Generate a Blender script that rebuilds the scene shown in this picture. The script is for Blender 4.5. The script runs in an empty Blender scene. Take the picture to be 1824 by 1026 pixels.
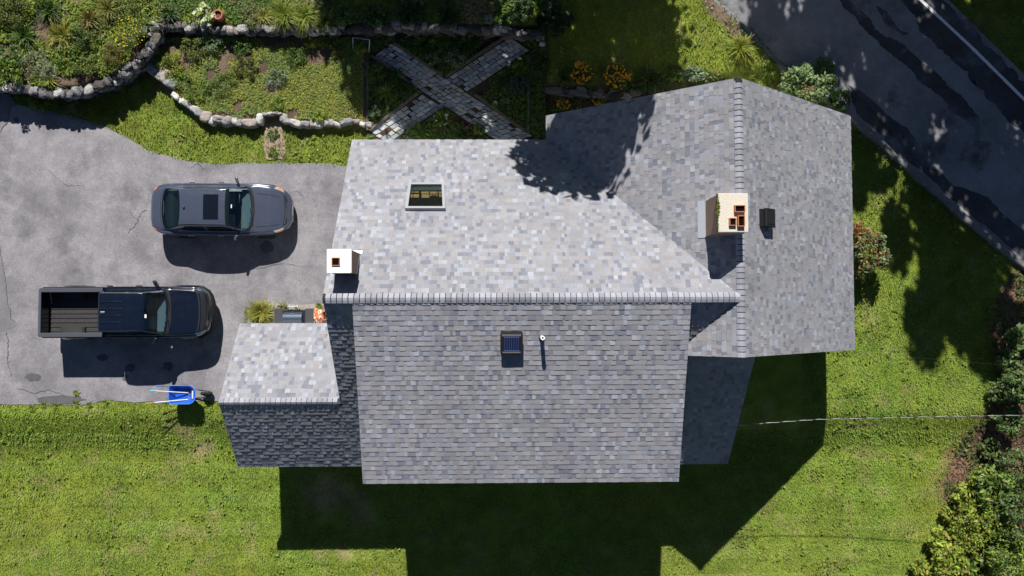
import bpy, bmesh, math, random
import numpy as np
from mathutils import Vector, Matrix
random.seed(7); rng = np.random.default_rng(7)
C = bpy.context.scene.collection
SC = bpy.context.scene
R = math.radians

# ------------------------------------------------------------ camera, sky, sun
FPX, CAMH = 1380.0, 27.2
TILT, YAW, ROLL = 0.0340, -0.0027, -0.0172
cd = bpy.data.cameras.new('camera'); cam = bpy.data.objects.new('camera', cd); C.objects.link(cam)
cd.sensor_width = 36; cd.lens = FPX / 1824 * 36; cd.clip_start = 0.5; cd.clip_end = 2000
CROT = (Matrix.Rotation(YAW, 4, 'Z') @ Matrix.Rotation(TILT, 4, 'X') @ Matrix.Rotation(ROLL, 4, 'Y'))
cam.matrix_world = Matrix.Translation((0, 0, CAMH)) @ CROT
SC.camera = cam
SUNV = Vector((0.095, -1.09, -1.0)).normalized()
w = bpy.data.worlds.new("World"); SC.world = w; w.use_nodes = True
nt = w.node_tree; bg = nt.nodes['Background']
sky = nt.nodes.new('ShaderNodeTexSky'); sky.sky_type = 'NISHITA'; sky.sun_disc = False
sky.air_density = 0.6; sky.dust_density = 0.2; sky.ozone_density = 2.0
sky.sun_elevation = math.asin(-SUNV.z); sky.sun_rotation = math.atan2(-SUNV.x, -SUNV.y)
nt.links.new(sky.outputs[0], bg.inputs[0]); bg.inputs[1].default_value = 0.05
sl = bpy.data.lights.new('sun', 'SUN'); sl.energy = 5.0; sl.angle = R(0.5); sl.color = (1.0, 0.965, 0.92)
so = bpy.data.objects.new('sun', sl); C.objects.link(so); so.rotation_euler = SUNV.to_track_quat('-Z', 'Y').to_euler()
so.location = (0, 40, 40)
SC.view_settings.view_transform = 'Standard'; SC.view_settings.look = 'None'
SC.view_settings.exposure = 0.5; SC.view_settings.gamma = 1.0
SC.render.engine = 'CYCLES'

CM = np.array(CROT.to_3x3())
def ray(u, v):
    return CM @ np.array([(u - 912) / FPX, (513 - v) / FPX, -1.0])
def P(u, v, z=0.0):
    "point of the photograph (1824 px wide) at height z, in world metres"
    d = ray(u, v); k = (z - CAMH) / d[2]
    return (d[0] * k, d[1] * k)
def PL(pts, z=0.0): return [P(a, b, z) for a, b in pts]
def on_plane(u, v, p0, n):
    d = ray(u, v); o = np.array([0, 0, CAMH]); n = np.array(n, float)
    k = np.dot(np.array(p0, float) - o, n) / np.dot(d, n); return Vector(o + d * k)

# ------------------------------------------------------------ helpers
def props(o, label=None, cat=None, group=None, kind=None):
    if label: o['label'] = label
    if cat: o['category'] = cat
    if group: o['group'] = group
    if kind: o['kind'] = kind
    return o
def empty(name, loc, rz=0, label=None, cat=None, group=None):
    o = bpy.data.objects.new(name, None); C.objects.link(o); o.location = loc; o.rotation_euler = (0, 0, rz)
    o.empty_display_size = 0.3
    return props(o, label, cat, group)
def link_mesh(name, me, mat, parent=None, smooth=False, loc=None):
    o = bpy.data.objects.new(name, me); C.objects.link(o)
    if mat: me.materials.append(mat)
    if parent: o.parent = parent
    if loc is not None: o.location = loc
    if smooth: me.polygons.foreach_set('use_smooth', [True] * len(me.polygons))
    return o
def mk(name, verts, faces, mat, parent=None, cols=None, smooth=False, loc=None):
    me = bpy.data.meshes.new(name)
    me.from_pydata([tuple(v) for v in verts], [], [tuple(f) for f in faces])
    if cols is not None: set_cols(me, np.asarray(cols))
    me.update()
    return link_mesh(name, me, mat, parent, smooth, loc)
def mkq(name, verts, faces, mat, parent=None, cols=None, smooth=False, loc=None):
    "fast mesh from numpy arrays; all faces have the same corner count"
    me = bpy.data.meshes.new(name); verts = np.ascontiguousarray(verts, dtype=np.float32); faces = np.ascontiguousarray(faces, dtype=np.int32)
    n, k = faces.shape
    me.vertices.add(len(verts)); me.vertices.foreach_set('co', verts.ravel())
    me.loops.add(n * k); me.loops.foreach_set('vertex_index', faces.ravel())
    me.polygons.add(n); me.polygons.foreach_set('loop_start', np.arange(0, n * k, k, dtype=np.int32))
    me.polygons.foreach_set('loop_total', np.full(n, k, dtype=np.int32))
    if cols is not None: set_cols(me, cols)
    me.update(calc_edges=True); me.validate()
    return link_mesh(name, me, mat, parent, smooth, loc)
def set_cols(me, cols):
    a = me.color_attributes.new('Col', 'FLOAT_COLOR', 'POINT')
    c = np.ones((len(me.vertices), 4), dtype=np.float32); c[:, :3] = cols
    a.data.foreach_set('color', c.ravel())
class MB:
    "collects simple solids into one mesh"
    def __init__(s): s.v = []; s.f = []; s.c = []
    def add(s, vs, fs, col=(1, 1, 1)):
        n = len(s.v); s.v += [tuple(v) for v in vs]; s.f += [tuple(n + i for i in f) for f in fs]; s.c += [col] * len(vs)
    def box(s, a, b, col=(1, 1, 1), M=None, bev=0.0):
        x0, y0, z0 = a; x1, y1, z1 = b
        if bev <= 0:
            vs = [(x0, y0, z0), (x1, y0, z0), (x1, y1, z0), (x0, y1, z0), (x0, y0, z1), (x1, y0, z1), (x1, y1, z1), (x0, y1, z1)]
            fs = [(3, 2, 1, 0), (4, 5, 6, 7), (0, 1, 5, 4), (1, 2, 6, 5), (2, 3, 7, 6), (3, 0, 4, 7)]
        else:
            bm = bmesh.new(); bmesh.ops.create_cube(bm, size=1)
            for v in bm.verts:
                v.co = Vector(((x0 + x1) / 2 + v.co.x * (x1 - x0), (y0 + y1) / 2 + v.co.y * (y1 - y0), (z0 + z1) / 2 + v.co.z * (z1 - z0)))
            bmesh.ops.bevel(bm, geom=bm.edges[:], offset=bev, segments=2, affect='EDGES', profile=0.6)
            bm.verts.index_update(); vs = [v.co.copy() for v in bm.verts]; fs = [[v.index for v in f.verts] for f in bm.faces]; bm.free()
        if M: vs = [M @ Vector(v) for v in vs]
        s.add(vs, fs, col); return s
    def tube(s, pts, r, n=8, col=(1, 1, 1), caps=True):
        pts = [Vector(p) for p in pts]; rr = r if isinstance(r, (list, tuple)) else [r] * len(pts)
        vs = []; fs = []
        for i, p in enumerate(pts):
            t = (pts[min(i + 1, len(pts) - 1)] - pts[max(i - 1, 0)]).normalized()
            a = t.cross(Vector((0, 0, 1)))
            if a.length < 1e-3: a = t.cross(Vector((1, 0, 0)))
            a.normalize(); b = t.cross(a)
            for k in range(n):
                an = 2 * math.pi * k / n; vs.append(p + (a * math.cos(an) + b * math.sin(an)) * rr[i])
        for i in range(len(pts) - 1):
            for k in range(n):
                k2 = (k + 1) % n; fs.append((i * n + k, i * n + k2, (i + 1) * n + k2, (i + 1) * n + k))
        if caps: fs.append(tuple(range(n))[::-1]); fs.append(tuple((len(pts) - 1) * n + k for k in range(n)))
        s.add(vs, fs, col); return s
    def build(s, name, mat, parent=None, smooth=False, loc=None, cols=False):
        o = mk(name, s.v, s.f, mat, parent, s.c if cols else None, smooth, loc)
        bm = bmesh.new(); bm.from_mesh(o.data); bmesh.ops.recalc_face_normals(bm, faces=bm.faces[:]); bm.to_mesh(o.data); bm.free()
        return o
def ss(t): t = np.clip(t, 0, 1); return t * t * (3 - 2 * t)
_perm = np.random.default_rng(3).random((256, 256))
def vnoise(x, y):
    x = np.asarray(x, float); y = np.asarray(y, float)
    xi = np.floor(x).astype(int); yi = np.floor(y).astype(int); fx = ss(x - xi); fy = ss(y - yi)
    g = lambda a, b: _perm[a % 256, b % 256]
    return (g(xi, yi) * (1 - fx) + g(xi + 1, yi) * fx) * (1 - fy) + (g(xi, yi + 1) * (1 - fx) + g(xi + 1, yi + 1) * fx) * fy
def fbm(x, y, s=1.0, o=4):
    t = 0; a = 0.5; n = 0
    for i in range(o):
        t = t + a * vnoise(np.asarray(x) * s + i * 17.3, np.asarray(y) * s + i * 9.1); n += a; a *= 0.5; s *= 2.07
    return t / n
def sdf(poly, X, Y):
    "signed distance, negative inside"
    X = np.asarray(X, float); Y = np.asarray(Y, float); d = np.full(X.shape, 1e9); ins = np.zeros(X.shape, bool)
    n = len(poly)
    for i in range(n):
        x0, y0 = poly[i]; x1, y1 = poly[(i + 1) % n]
        ex, ey = x1 - x0, y1 - y0; L = ex * ex + ey * ey + 1e-12
        t = np.clip(((X - x0) * ex + (Y - y0) * ey) / L, 0, 1)
        d = np.minimum(d, np.hypot(X - x0 - t * ex, Y - y0 - t * ey))
        c = ((y0 > Y) != (y1 > Y)) & (X < (x1 - x0) * (Y - y0) / (y1 - y0 + 1e-12) + x0)
        ins ^= c
    return np.where(ins, -d, d)

# ------------------------------------------------------------ materials
def new_mat(name):
    m = bpy.data.materials.new(name); m.use_nodes = True; t = m.node_tree; b = t.nodes['Principled BSDF']; return m, t, b
def plain(name, col, rough=0.6, metal=0.0, spec=0.5, coat=0.0, noise=0.0, nscale=30, bump=0.0):
    m, t, b = new_mat(name)
    b.inputs['Base Color'].default_value = (*col, 1); b.inputs['Roughness'].default_value = rough; b.inputs['Metallic'].default_value = metal
    b.inputs['Specular IOR Level'].default_value = spec; b.inputs['Coat Weight'].default_value = coat; b.inputs['Coat Roughness'].default_value = 0.05
    if noise or bump:
        tc = t.nodes.new('ShaderNodeTexCoord'); n = t.nodes.new('ShaderNodeTexNoise'); n.inputs['Scale'].default_value = nscale; n.inputs['Detail'].default_value = 6
        t.links.new(tc.outputs['Object'], n.inputs['Vector'])
        if noise:
            mp = t.nodes.new('ShaderNodeMapRange'); mp.inputs[1].default_value = 0.3; mp.inputs[2].default_value = 0.7; mp.inputs[3].default_value = 1 - noise; mp.inputs[4].default_value = 1 + noise
            mx = t.nodes.new('ShaderNodeMix'); mx.data_type = 'RGBA'; mx.blend_type = 'MULTIPLY'; mx.inputs['Factor'].default_value = 1
            mx.inputs['A'].default_value = (*col, 1); t.links.new(n.outputs[0], mp.inputs[0]); t.links.new(mp.outputs[0], mx.inputs['B']); t.links.new(mx.outputs['Result'], b.inputs['Base Color'])
        if bump:
            bp = t.nodes.new('ShaderNodeBump'); bp.inputs['Strength'].default_value = bump; bp.inputs['Distance'].default_value = 0.02
            t.links.new(n.outputs[0], bp.inputs['Height']); t.links.new(bp.outputs[0], b.inputs['Normal'])
    return m
def attr_mat(name, rough=0.8, spec=0.3, noise=0.15, nscale=60, bump=0.0, trans=0.0, big=None):
    "base colour from the per-piece colour attribute, broken up by noise"
    m, t, b = new_mat(name)
    a = t.nodes.new('ShaderNodeVertexColor'); a.layer_name = 'Col'
    tc = t.nodes.new('ShaderNodeTexCoord'); n = t.nodes.new('ShaderNodeTexNoise'); n.inputs['Scale'].default_value = nscale; n.inputs['Detail'].default_value = 5
    t.links.new(tc.outputs['Object'], n.inputs['Vector'])
    mp = t.nodes.new('ShaderNodeMapRange'); mp.inputs[1].default_value = 0.3; mp.inputs[2].default_value = 0.7; mp.inputs[3].default_value = 1 - noise; mp.inputs[4].default_value = 1 + noise
    mx = t.nodes.new('ShaderNodeMix'); mx.data_type = 'RGBA'; mx.blend_type = 'MULTIPLY'; mx.inputs['Factor'].default_value = 1
    t.links.new(n.outputs[0], mp.inputs[0]); t.links.new(a.outputs[0], mx.inputs['A']); t.links.new(mp.outputs[0], mx.inputs['B'])
    out = mx.outputs['Result']
    if big:
        n2 = t.nodes.new('ShaderNodeTexNoise'); n2.inputs['Scale'].default_value = big[0]; n2.inputs['Detail'].default_value = 4
        t.links.new(tc.outputs['Object'], n2.inputs['Vector'])
        m2 = t.nodes.new('ShaderNodeMapRange'); m2.inputs[1].default_value = 0.3; m2.inputs[2].default_value = 0.7; m2.inputs[3].default_value = 1 - big[1]; m2.inputs[4].default_value = 1 + big[1]
        mz = t.nodes.new('ShaderNodeMix'); mz.data_type = 'RGBA'; mz.blend_type = 'MULTIPLY'; mz.inputs['Factor'].default_value = 1
        t.links.new(n2.outputs[0], m2.inputs[0]); t.links.new(out, mz.inputs['A']); t.links.new(m2.outputs[0], mz.inputs['B']); out = mz.outputs['Result']
    t.links.new(out, b.inputs['Base Color'])
    b.inputs['Roughness'].default_value = rough; b.inputs['Specular IOR Level'].default_value = spec
    if bump:
        bp = t.nodes.new('ShaderNodeBump'); bp.inputs['Strength'].default_value = bump; bp.inputs['Distance'].default_value = 0.03
        t.links.new(n.outputs[0], bp.inputs['Height']); t.links.new(bp.outputs[0], b.inputs['Normal'])
    if trans:
        tr = t.nodes.new('ShaderNodeBsdfTranslucent'); t.links.new(out, tr.inputs[0]); ms = t.nodes.new('ShaderNodeMixShader'); ms.inputs[0].default_value = trans
        t.links.new(b.outputs[0], ms.inputs[1]); t.links.new(tr.outputs[0], ms.inputs[2]); t.links.new(ms.outputs[0], t.nodes['Material Output'].inputs[0])
    return m
def asphalt(name, base, var, stain, stain_lo, stain_hi, fine=0.16, cracks=0.0):
    "old asphalt: aggregate speckle, cloudy wear, dark stains"
    m, t, b = new_mat(name); L = t.links; N = t.nodes.new
    tc = N('ShaderNodeTexCoord')
    def noise(scale, det=6, rough=0.6):
        n = N('ShaderNodeTexNoise'); n.inputs['Scale'].default_value = scale; n.inputs['Detail'].default_value = det; n.inputs['Roughness'].default_value = rough
        L.new(tc.outputs['Object'], n.inputs['Vector']); return n
    def rng_(src, a, bb, c, d):
        q = N('ShaderNodeMapRange'); q.inputs[1].default_value = a; q.inputs[2].default_value = bb; q.inputs[3].default_value = c; q.inputs[4].default_value = d; L.new(src, q.inputs[0]); return q.outputs[0]
    def mixc(fac, a, bb, mode='MIX'):
        q = N('ShaderNodeMix'); q.data_type = 'RGBA'; q.blend_type = mode
        for k, v in (('Factor', fac), ('A', a), ('B', bb)):
            if isinstance(v, (int, float)): q.inputs[k].default_value = v
            elif isinstance(v, tuple): q.inputs[k].default_value = (*v, 1)
            else: L.new(v, q.inputs[k])
        return q.outputs['Result']
    cloud = noise(0.55, 7, 0.65); fine_n = noise(45, 3, 0.7); st = noise(0.42, 8, 0.7); st.inputs['Distortion'].default_value = 0.0
    c = mixc(rng_(cloud.outputs[0], 0.4, 0.64, 0, 1), base, var)
    c = mixc(1.0, c, rng_(noise(3.2, 6, 0.7).outputs[0], 0.3, 0.7, .86, 1.14), 'MULTIPLY')
    c = mixc(rng_(st.outputs[0], stain_lo, stain_hi, 0, 0.85), c, stain)
    c = mixc(1.0, c, rng_(fine_n.outputs[0], 0.3, 0.7, 1 - fine, 1 + fine), 'MULTIPLY')
    if cracks:
        vo = N('ShaderNodeTexVoronoi'); vo.feature = 'DISTANCE_TO_EDGE'; vo.inputs['Scale'].default_value = 0.33
        wn = noise(1.3, 5, 0.6); va = N('ShaderNodeVectorMath'); va.operation = 'MULTIPLY_ADD'; L.new(wn.outputs[1], va.inputs[0]); va.inputs[1].default_value = (0.9, 0.9, 0); L.new(tc.outputs['Object'], va.inputs[2]); L.new(va.outputs[0], vo.inputs['Vector'])
        gate = rng_(noise(0.3, 3).outputs[0], 0.5, 0.6, 0, 1)
        k = N('ShaderNodeMath'); k.operation = 'MULTIPLY'; L.new(rng_(vo.outputs['Distance'], 0.0, 0.012, cracks, 0), k.inputs[0]); L.new(gate, k.inputs[1])
        c = mixc(k.outputs[0], c, (0.03, 0.03, 0.03))
    L.new(c, b.inputs['Base Color']); b.inputs['Roughness'].default_value = 0.92; b.inputs['Specular IOR Level'].default_value = 0.25
    bp = N('ShaderNodeBump'); bp.inputs['Strength'].default_value = 0.35; bp.inputs['Distance'].default_value = 0.01; L.new(fine_n.outputs[0], bp.inputs['Height']); L.new(bp.outputs[0], b.inputs['Normal'])
    return m

M = {}
M['shingle'] = attr_mat('asphalt_shingle', 0.95, 0.15, 0.2, 55, 0.3, big=(0.6, 0.07))
M['siding'] = plain('pale_siding', (0.62, 0.62, 0.6), 0.7, noise=0.08, nscale=3)
M['trim'] = plain('painted_trim', (0.55, 0.55, 0.55), 0.6)
M['soffit'] = plain('roof_deck', (0.2, 0.17, 0.14), 0.8)
M['flash'] = plain('aluminium_flashing', (0.75, 0.76, 0.78), 0.35, 0.6)
M['brick'] = None
M['concrete'] = plain('chimney_concrete', (0.86, 0.83, 0.77), 0.9, noise=0.1, nscale=14, bump=0.3)
M['crown'] = plain('chimney_crown_sand', (0.57, 0.525, 0.43), 0.95, noise=0.12, nscale=22, bump=0.4)
M['clay'] = plain('clay_flue', (0.42, 0.15, 0.055), 0.9, noise=0.15, nscale=20)
M['hole_dark'] = plain('hole_dark', (0.006, 0.005, 0.005), 1.0, spec=0.05)  # near-black colour standing in for the unlit inside of flues and pipe
M['moss'] = plain('moss', (0.11, 0.12, 0.02), 1.0, noise=0.4, nscale=30)
M['blackmetal'] = plain('black_metal', (0.022, 0.022, 0.025), 0.45, 0.3)
M['blackplastic'] = plain('black_plastic', (0.014, 0.014, 0.016), 0.7, spec=.25)
M['greymetal'] = plain('grey_metal', (0.4, 0.41, 0.43), 0.4, 0.8)
M['chrome'] = plain('chrome', (0.75, 0.76, 0.78), 0.14, 1.0)
M['white'] = plain('white_plastic', (0.8, 0.8, 0.8), 0.5)
M['rubber'] = plain('tyre_rubber', (0.015, 0.015, 0.016), 0.85)
M['foliage'] = attr_mat('leaves', 0.55, 0.35, 0.12, 40, trans=0.38)
M['blade'] = attr_mat('grass_blades', 0.65, 0.2, 0.15, 9, trans=0.3, big=(0.7, 0.22))
M['ground'] = attr_mat('ground_mix', 0.95, 0.1, 0.38, 24, 0.7, big=(1.7, 0.25))
M['stone'] = attr_mat('field_stone', 0.9, 0.25, 0.28, 16, 0.7)
M['cobble'] = attr_mat('granite_cobble', 0.85, 0.3, 0.22, 30, 0.4)
M['petal'] = attr_mat('petals', 0.6, 0.3, 0.08, 40, trans=0.2)
M['bark'] = plain('bark', (0.11, 0.085, 0.065), 0.95, noise=0.35, nscale=12, bump=0.8)
M['timber'] = plain('weathered_timber', (0.12, 0.095, 0.075), 0.9, noise=0.35, nscale=9, bump=0.5)
M['drive'] = asphalt('driveway_asphalt', (0.275, 0.262, 0.272), (0.175, 0.167, 0.18), (0.1, 0.097, 0.108), 0.5, 0.7, fine=.4)
M['drive2'] = asphalt('apron_asphalt', (0.2, 0.195, 0.2), (0.16, 0.155, 0.16), (0.1, 0.1, 0.1), 0.6, 0.75)
M['road'] = asphalt('road_asphalt', (0.25, 0.25, 0.262), (0.18, 0.18, 0.19), (0.05, 0.05, 0.055), 0.54, 0.66, fine=.24)
M['tar'] = asphalt('tar_patch', (0.05, 0.05, 0.056), (0.085, 0.085, 0.092), (0.19, 0.19, 0.2), 0.5, 0.62, fine=.4)
M['oil'] = asphalt('oil_stain', (0.115, 0.11, 0.115), (0.09, 0.088, 0.092), (0.08, 0.08, 0.08), 0.6, 0.7)
M['paint'] = plain('road_paint', (0.78, 0.78, 0.76), 0.7, noise=0.1, nscale=12)
M['gravel'] = plain('gravel', (0.33, 0.3, 0.27), 0.95, noise=0.5, nscale=45, bump=0.8)

def brick_mat():
    m, t, b = new_mat('old_red_brick'); tc = t.nodes.new('ShaderNodeTexCoord'); mp = t.nodes.new('ShaderNodeMapping'); mp.inputs['Rotation'].default_value = (R(90), 0, 0)
    br = t.nodes.new('ShaderNodeTexBrick'); br.inputs['Color1'].default_value = (0.42, 0.2, 0.13, 1); br.inputs['Color2'].default_value = (0.28, 0.16, 0.11, 1); br.inputs['Mortar'].default_value = (0.33, 0.28, 0.24, 1)
    br.inputs['Scale'].default_value = 1; br.inputs['Brick Width'].default_value = 0.2; br.inputs['Row Height'].default_value = 0.075; br.inputs['Mortar Size'].default_value = 0.008
    # object x+y run along the face, z is height
    sx = t.nodes.new('ShaderNodeSeparateXYZ'); ad = t.nodes.new('ShaderNodeMath'); ad.operation = 'ADD'; cb = t.nodes.new('ShaderNodeCombineXYZ')
    L = t.links; L.new(tc.outputs['Object'], sx.inputs[0]); L.new(sx.outputs[0], ad.inputs[0]); L.new(sx.outputs[1], ad.inputs[1]); L.new(ad.outputs[0], cb.inputs[0]); L.new(sx.outputs[2], cb.inputs[1]); L.new(cb.outputs[0], br.inputs['Vector'])
    n = t.nodes.new('ShaderNodeTexNoise'); n.inputs['Scale'].default_value = 5; n.inputs['Detail'].default_value = 7; L.new(tc.outputs['Object'], n.inputs['Vector'])
    mx = t.nodes.new('ShaderNodeMix'); mx.data_type = 'RGBA'; mr = t.nodes.new('ShaderNodeMapRange'); mr.inputs[1].default_value = 0.45; mr.inputs[2].default_value = 0.7; L.new(n.outputs[0], mr.inputs[0]); L.new(mr.outputs[0], mx.inputs['Factor'])
    L.new(br.outputs[0], mx.inputs['A']); mx.inputs['B'].default_value = (0.26, 0.2, 0.16, 1); L.new(mx.outputs['Result'], b.inputs['Base Color']); b.inputs['Roughness'].default_value = 0.95
    bp = t.nodes.new('ShaderNodeBump'); bp.inputs['Strength'].default_value = 0.6; bp.inputs['Distance'].default_value = 0.01; L.new(br.outputs['Fac'], bp.inputs['Height']); bp.invert = True; L.new(bp.outputs[0], b.inputs['Normal'])
    return m
M['brick'] = brick_mat()

# ------------------------------------------------------------ terrain
DRIVE = PL([(-420, 60), (-60, 130), (5, 158), (28, 186), (60, 191), (100, 201), (150, 214), (195, 229), (232, 248), (262, 268), (300, 277), (345, 288), (400, 291), (470, 290), (560, 291), (620, 294), (760, 300), (760, 545), (580, 545), (490, 545), (436, 548), (436, 600), (440, 714), (350, 716), (300, 714), (240, 717), (190, 714), (140, 723), (100, 719), (50, 722), (0, 720), (-420, 722)])
LEFTBED = PL([(-420, -300), (281, -300), (278, 40), (274, 62), (262, 82), (243, 106), (214, 127), (180, 143), (140, 156), (100, 160), (62, 154), (36, 146), (-60, 140), (-420, 120)], 0.85)
UPPER = PL([(270, -300), (270, 42), (400, 46), (520, 48), (600, 46), (700, 44), (800, 46), (955, 54), (972, 40), (972, -300)], 0.65)
MIDBED = PL([(258, 112), (275, 138), (300, 165), (325, 188), (350, 208), (380, 220), (440, 221), (468, 216), (500, 207), (520, 220), (600, 223), (655, 225), (657, 60), (265, 60)], 0.2)
XBED = PL([(655, 55), (655, 248), (972, 262), (972, 55)], 0.15)
EASTLAWN = PL([(972, -300), (972, 158), (1140, 168), (1260, 145), (1340, 128), (1395, 116), (1330, 52), (1278, 0), (1050, -200)], 0.35)
CURB = [(1000, -235), (1180, -92), (1280, 0), (1330, 48), (1385, 106), (1448, 150), (1510, 196), (1580, 257), (1640, 311), (1735, 394), (1830, 470), (2000, 610), (2300, 860)]
FAR = [(2500, 760), (2110, 400), (1960, 262), (1824, 132), (1752, 62), (1690, 0), (1560, -130), (1400, -300)]
ROADZ = 0.12
ROAD = PL(CURB + FAR, ROADZ)
LEVELS = [(LEFTBED, 0.85, .06), (UPPER, 0.65, .06), (MIDBED, 0.2, .08), (XBED, 0.15, .06), (EASTLAWN, 0.35, .25), (ROAD, ROADZ - 0.01, .25)]
def terr(X, Y):
    X = np.asarray(X, float); Y = np.asarray(Y, float)
    z = -0.5 * ss((-3.25 - Y) / 1.7) + 0.05 * (fbm(X, Y, 0.35, 2) - 0.5)
    for poly, lv, b in LEVELS:
        d = sdf(poly, X, Y); wt = ss((b - d) / (2 * b)); z = z * (1 - wt) + lv * wt
    d = sdf(DRIVE, X, Y); wt = ss((0.25 - d) / 0.25); z = z * (1 - wt) + (-0.012) * wt
    return z
def G(u, v, dz=0.0):
    z = 0.0
    for _ in range(4):
        x, y = P(u, v, z + dz); z = float(terr(np.array([x]), np.array([y]))[0])
    return Vector((x, y, z))

X0, X1, Y0, Y1, ST = -21.0, 22.0, -12.0, 14.0, 0.1
gx = np.arange(X0, X1 + ST / 2, ST); gy = np.arange(Y0, Y1 + ST / 2, ST)
GX, GY = np.meshgrid(gx, gy); fx = GX.ravel(); fy = GY.ravel(); fz = terr(fx, fy)
# what covers the ground: grass, bed soil, mulch, bare dry patches
MULCH = PL([(1960, 480), (1795, 482), (1768, 520), (1756, 590), (1766, 655), (1752, 730), (1722, 772), (1700, 820), (1684, 875), (1694, 912), (1760, 940), (1960, 960)], -0.3)
SOILS = [LEFTBED, MIDBED, XBED, PL([(972, 150), (972, 262), (1330, 150), (1255, 128), (1140, 150)], 0.2), PL([(1232, -40), (1262, 22), (1306, 66), (1345, 78), (1326, 44), (1275, -2), (1258, -40)], .3)]
def ground_cols(x, y):
    n1 = fbm(x, y, 0.45, 4); n2 = fbm(x + 40, y - 13, 1.6, 4); n3 = fbm(x - 7, y + 31, 5.0, 3)
    grass = np.stack([0.13 + 0.07 * n1, 0.18 + 0.07 * n2, 0.03 + 0 * n1], 1)
    dry = np.array([0.24, 0.19, 0.085]); m = ss((n2 - 0.58) / 0.16)[:, None] * 0.55; c = grass * (1 - m) + dry * m
    soil = np.stack([0.1 + 0.05 * n3, 0.072 + 0.035 * n3, 0.05 + 0.025 * n3], 1)
    for poly in SOILS:
        d = sdf(poly, x, y); wt = ss((0.1 - d + 0.25 * (n3 - .5)) / 0.12)[:, None]; c = c * (1 - wt) + soil * wt
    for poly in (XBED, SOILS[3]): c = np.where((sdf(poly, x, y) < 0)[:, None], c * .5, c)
    mul = np.stack([0.13 + 0.13 * n3, 0.078 + 0.075 * n3, 0.048 + 0.045 * n3], 1)
    d = sdf(MULCH, x, y); wt = ss((0.25 - d + 0.9 * (n2 - .5)) / 0.4)[:, None]; c = c * (1 - wt) + mul * wt
    bare = np.array([0.3, 0.22, 0.13])
    for (u, v, r, k) in [(330, 770, 20, .6), (365, 795, 24, .7), (300, 755, 20, .4), (610, 985, 24, .8), (570, 985, 18, .6), (590, 890, 50, .75), (640, 920, 40, .6), (370, 752, 12, .6), (1570, 715, 26, .35), (1480, 1010, 22, .4), (1760, 40, 40, .2)]:
        p = G(u, v); rr = r / 51.0; dd = np.hypot(x - p.x, (y - p.y) * 1.3) / rr
        wt = (k * ss(1.25 - dd + 1.6 * (n2 - .5)))[:, None]; c = c * (1 - wt) + bare * wt
    return c
gc = ground_cols(fx, fy)
nx, ny = len(gx), len(gy); idx = np.arange(nx * ny).reshape(ny, nx)
faces = np.stack([idx[:-1, :-1].ravel(), idx[:-1, 1:].ravel(), idx[1:, 1:].ravel(), idx[1:, :-1].ravel()], 1)
gv = np.stack([fx, fy, fz], 1)
# the sheet runs on to the horizon: a skirt of big quads round the detailed part
ring = np.concatenate([idx[0, :], idx[1:, -1], idx[-1, -2::-1], idx[-2:0:-1, 0]])
rp = gv[ring]; ctr = np.array([0.5, 1.0]); outp = []
for p in rp:
    d = p[:2] - ctr; k = 260.0 / max(abs(d[0]), abs(d[1])); outp.append((ctr[0] + d[0] * k, ctr[1] + d[1] * k, 0.0))
base = len(gv); gv = np.vstack([gv, np.array(outp)]); gc = np.vstack([gc, np.tile([[0.09, 0.12, 0.02]], (len(outp), 1))])
nr = len(ring); ar = np.arange(nr); a2 = (ar + 1) % nr
faces = np.vstack([faces, np.stack([ring[a2], ring[ar], base + ar, base + a2], 1)])
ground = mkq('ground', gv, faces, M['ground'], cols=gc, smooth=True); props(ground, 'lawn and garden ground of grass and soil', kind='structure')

def jag(poly, amp, step, closed=True, seed=0):
    r = random.Random(seed); out = []
    n = len(poly)
    for i in range(n if closed else n - 1):
        a = Vector(poly[i]); b = Vector(poly[(i + 1) % n]); L = (b - a).length; k = max(1, int(L / step)); nn = Vector((-(b - a).y, (b - a).x)).normalized() if L > 1e-6 else Vector((0, 0))
        for j in range(k):
            p = a.lerp(b, j / k); out.append(tuple(p + nn * (amp * 4.2 * (float(fbm(p.x + seed * 7.1, p.y, 1.7, 5)) - .5) + amp * .3 * r.uniform(-1, 1))))
    return out
def sheet(name, poly, z, mat, **kw):
    bm = bmesh.new(); vs = [bm.verts.new((x, y, z)) for x, y in poly]; f = bm.faces.new(vs)
    bmesh.ops.triangulate(bm, faces=[f]); bmesh.ops.recalc_face_normals(bm, faces=bm.faces[:])
    if bm.faces[0].normal.z < 0: bmesh.ops.reverse_faces(bm, faces=bm.faces[:])
    me = bpy.data.meshes.new(name); bm.to_mesh(me); bm.free()
    return props(link_mesh(name, me, mat), **kw)
sheet('driveway', jag(DRIVE, 0.035, 0.16, seed=1), 0.008, M['drive'], kind='structure')
sheet('driveway_apron', jag(PL([(-420, 150), (0, 158), (22, 184), (14, 215), (-4, 244), (-60, 300), (-420, 320)]), .02, .2, seed=2), 0.013, M['drive2'], kind='structure')
sheet('driveway_patch', jag(PL([(-420, 430), (-2, 440), (8, 480), (14, 540), (22, 572), (34, 580), (20, 585), (0, 592), (-420, 640)]), .015, .15, seed=3), 0.012, M['drive2'], kind='structure')
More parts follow.
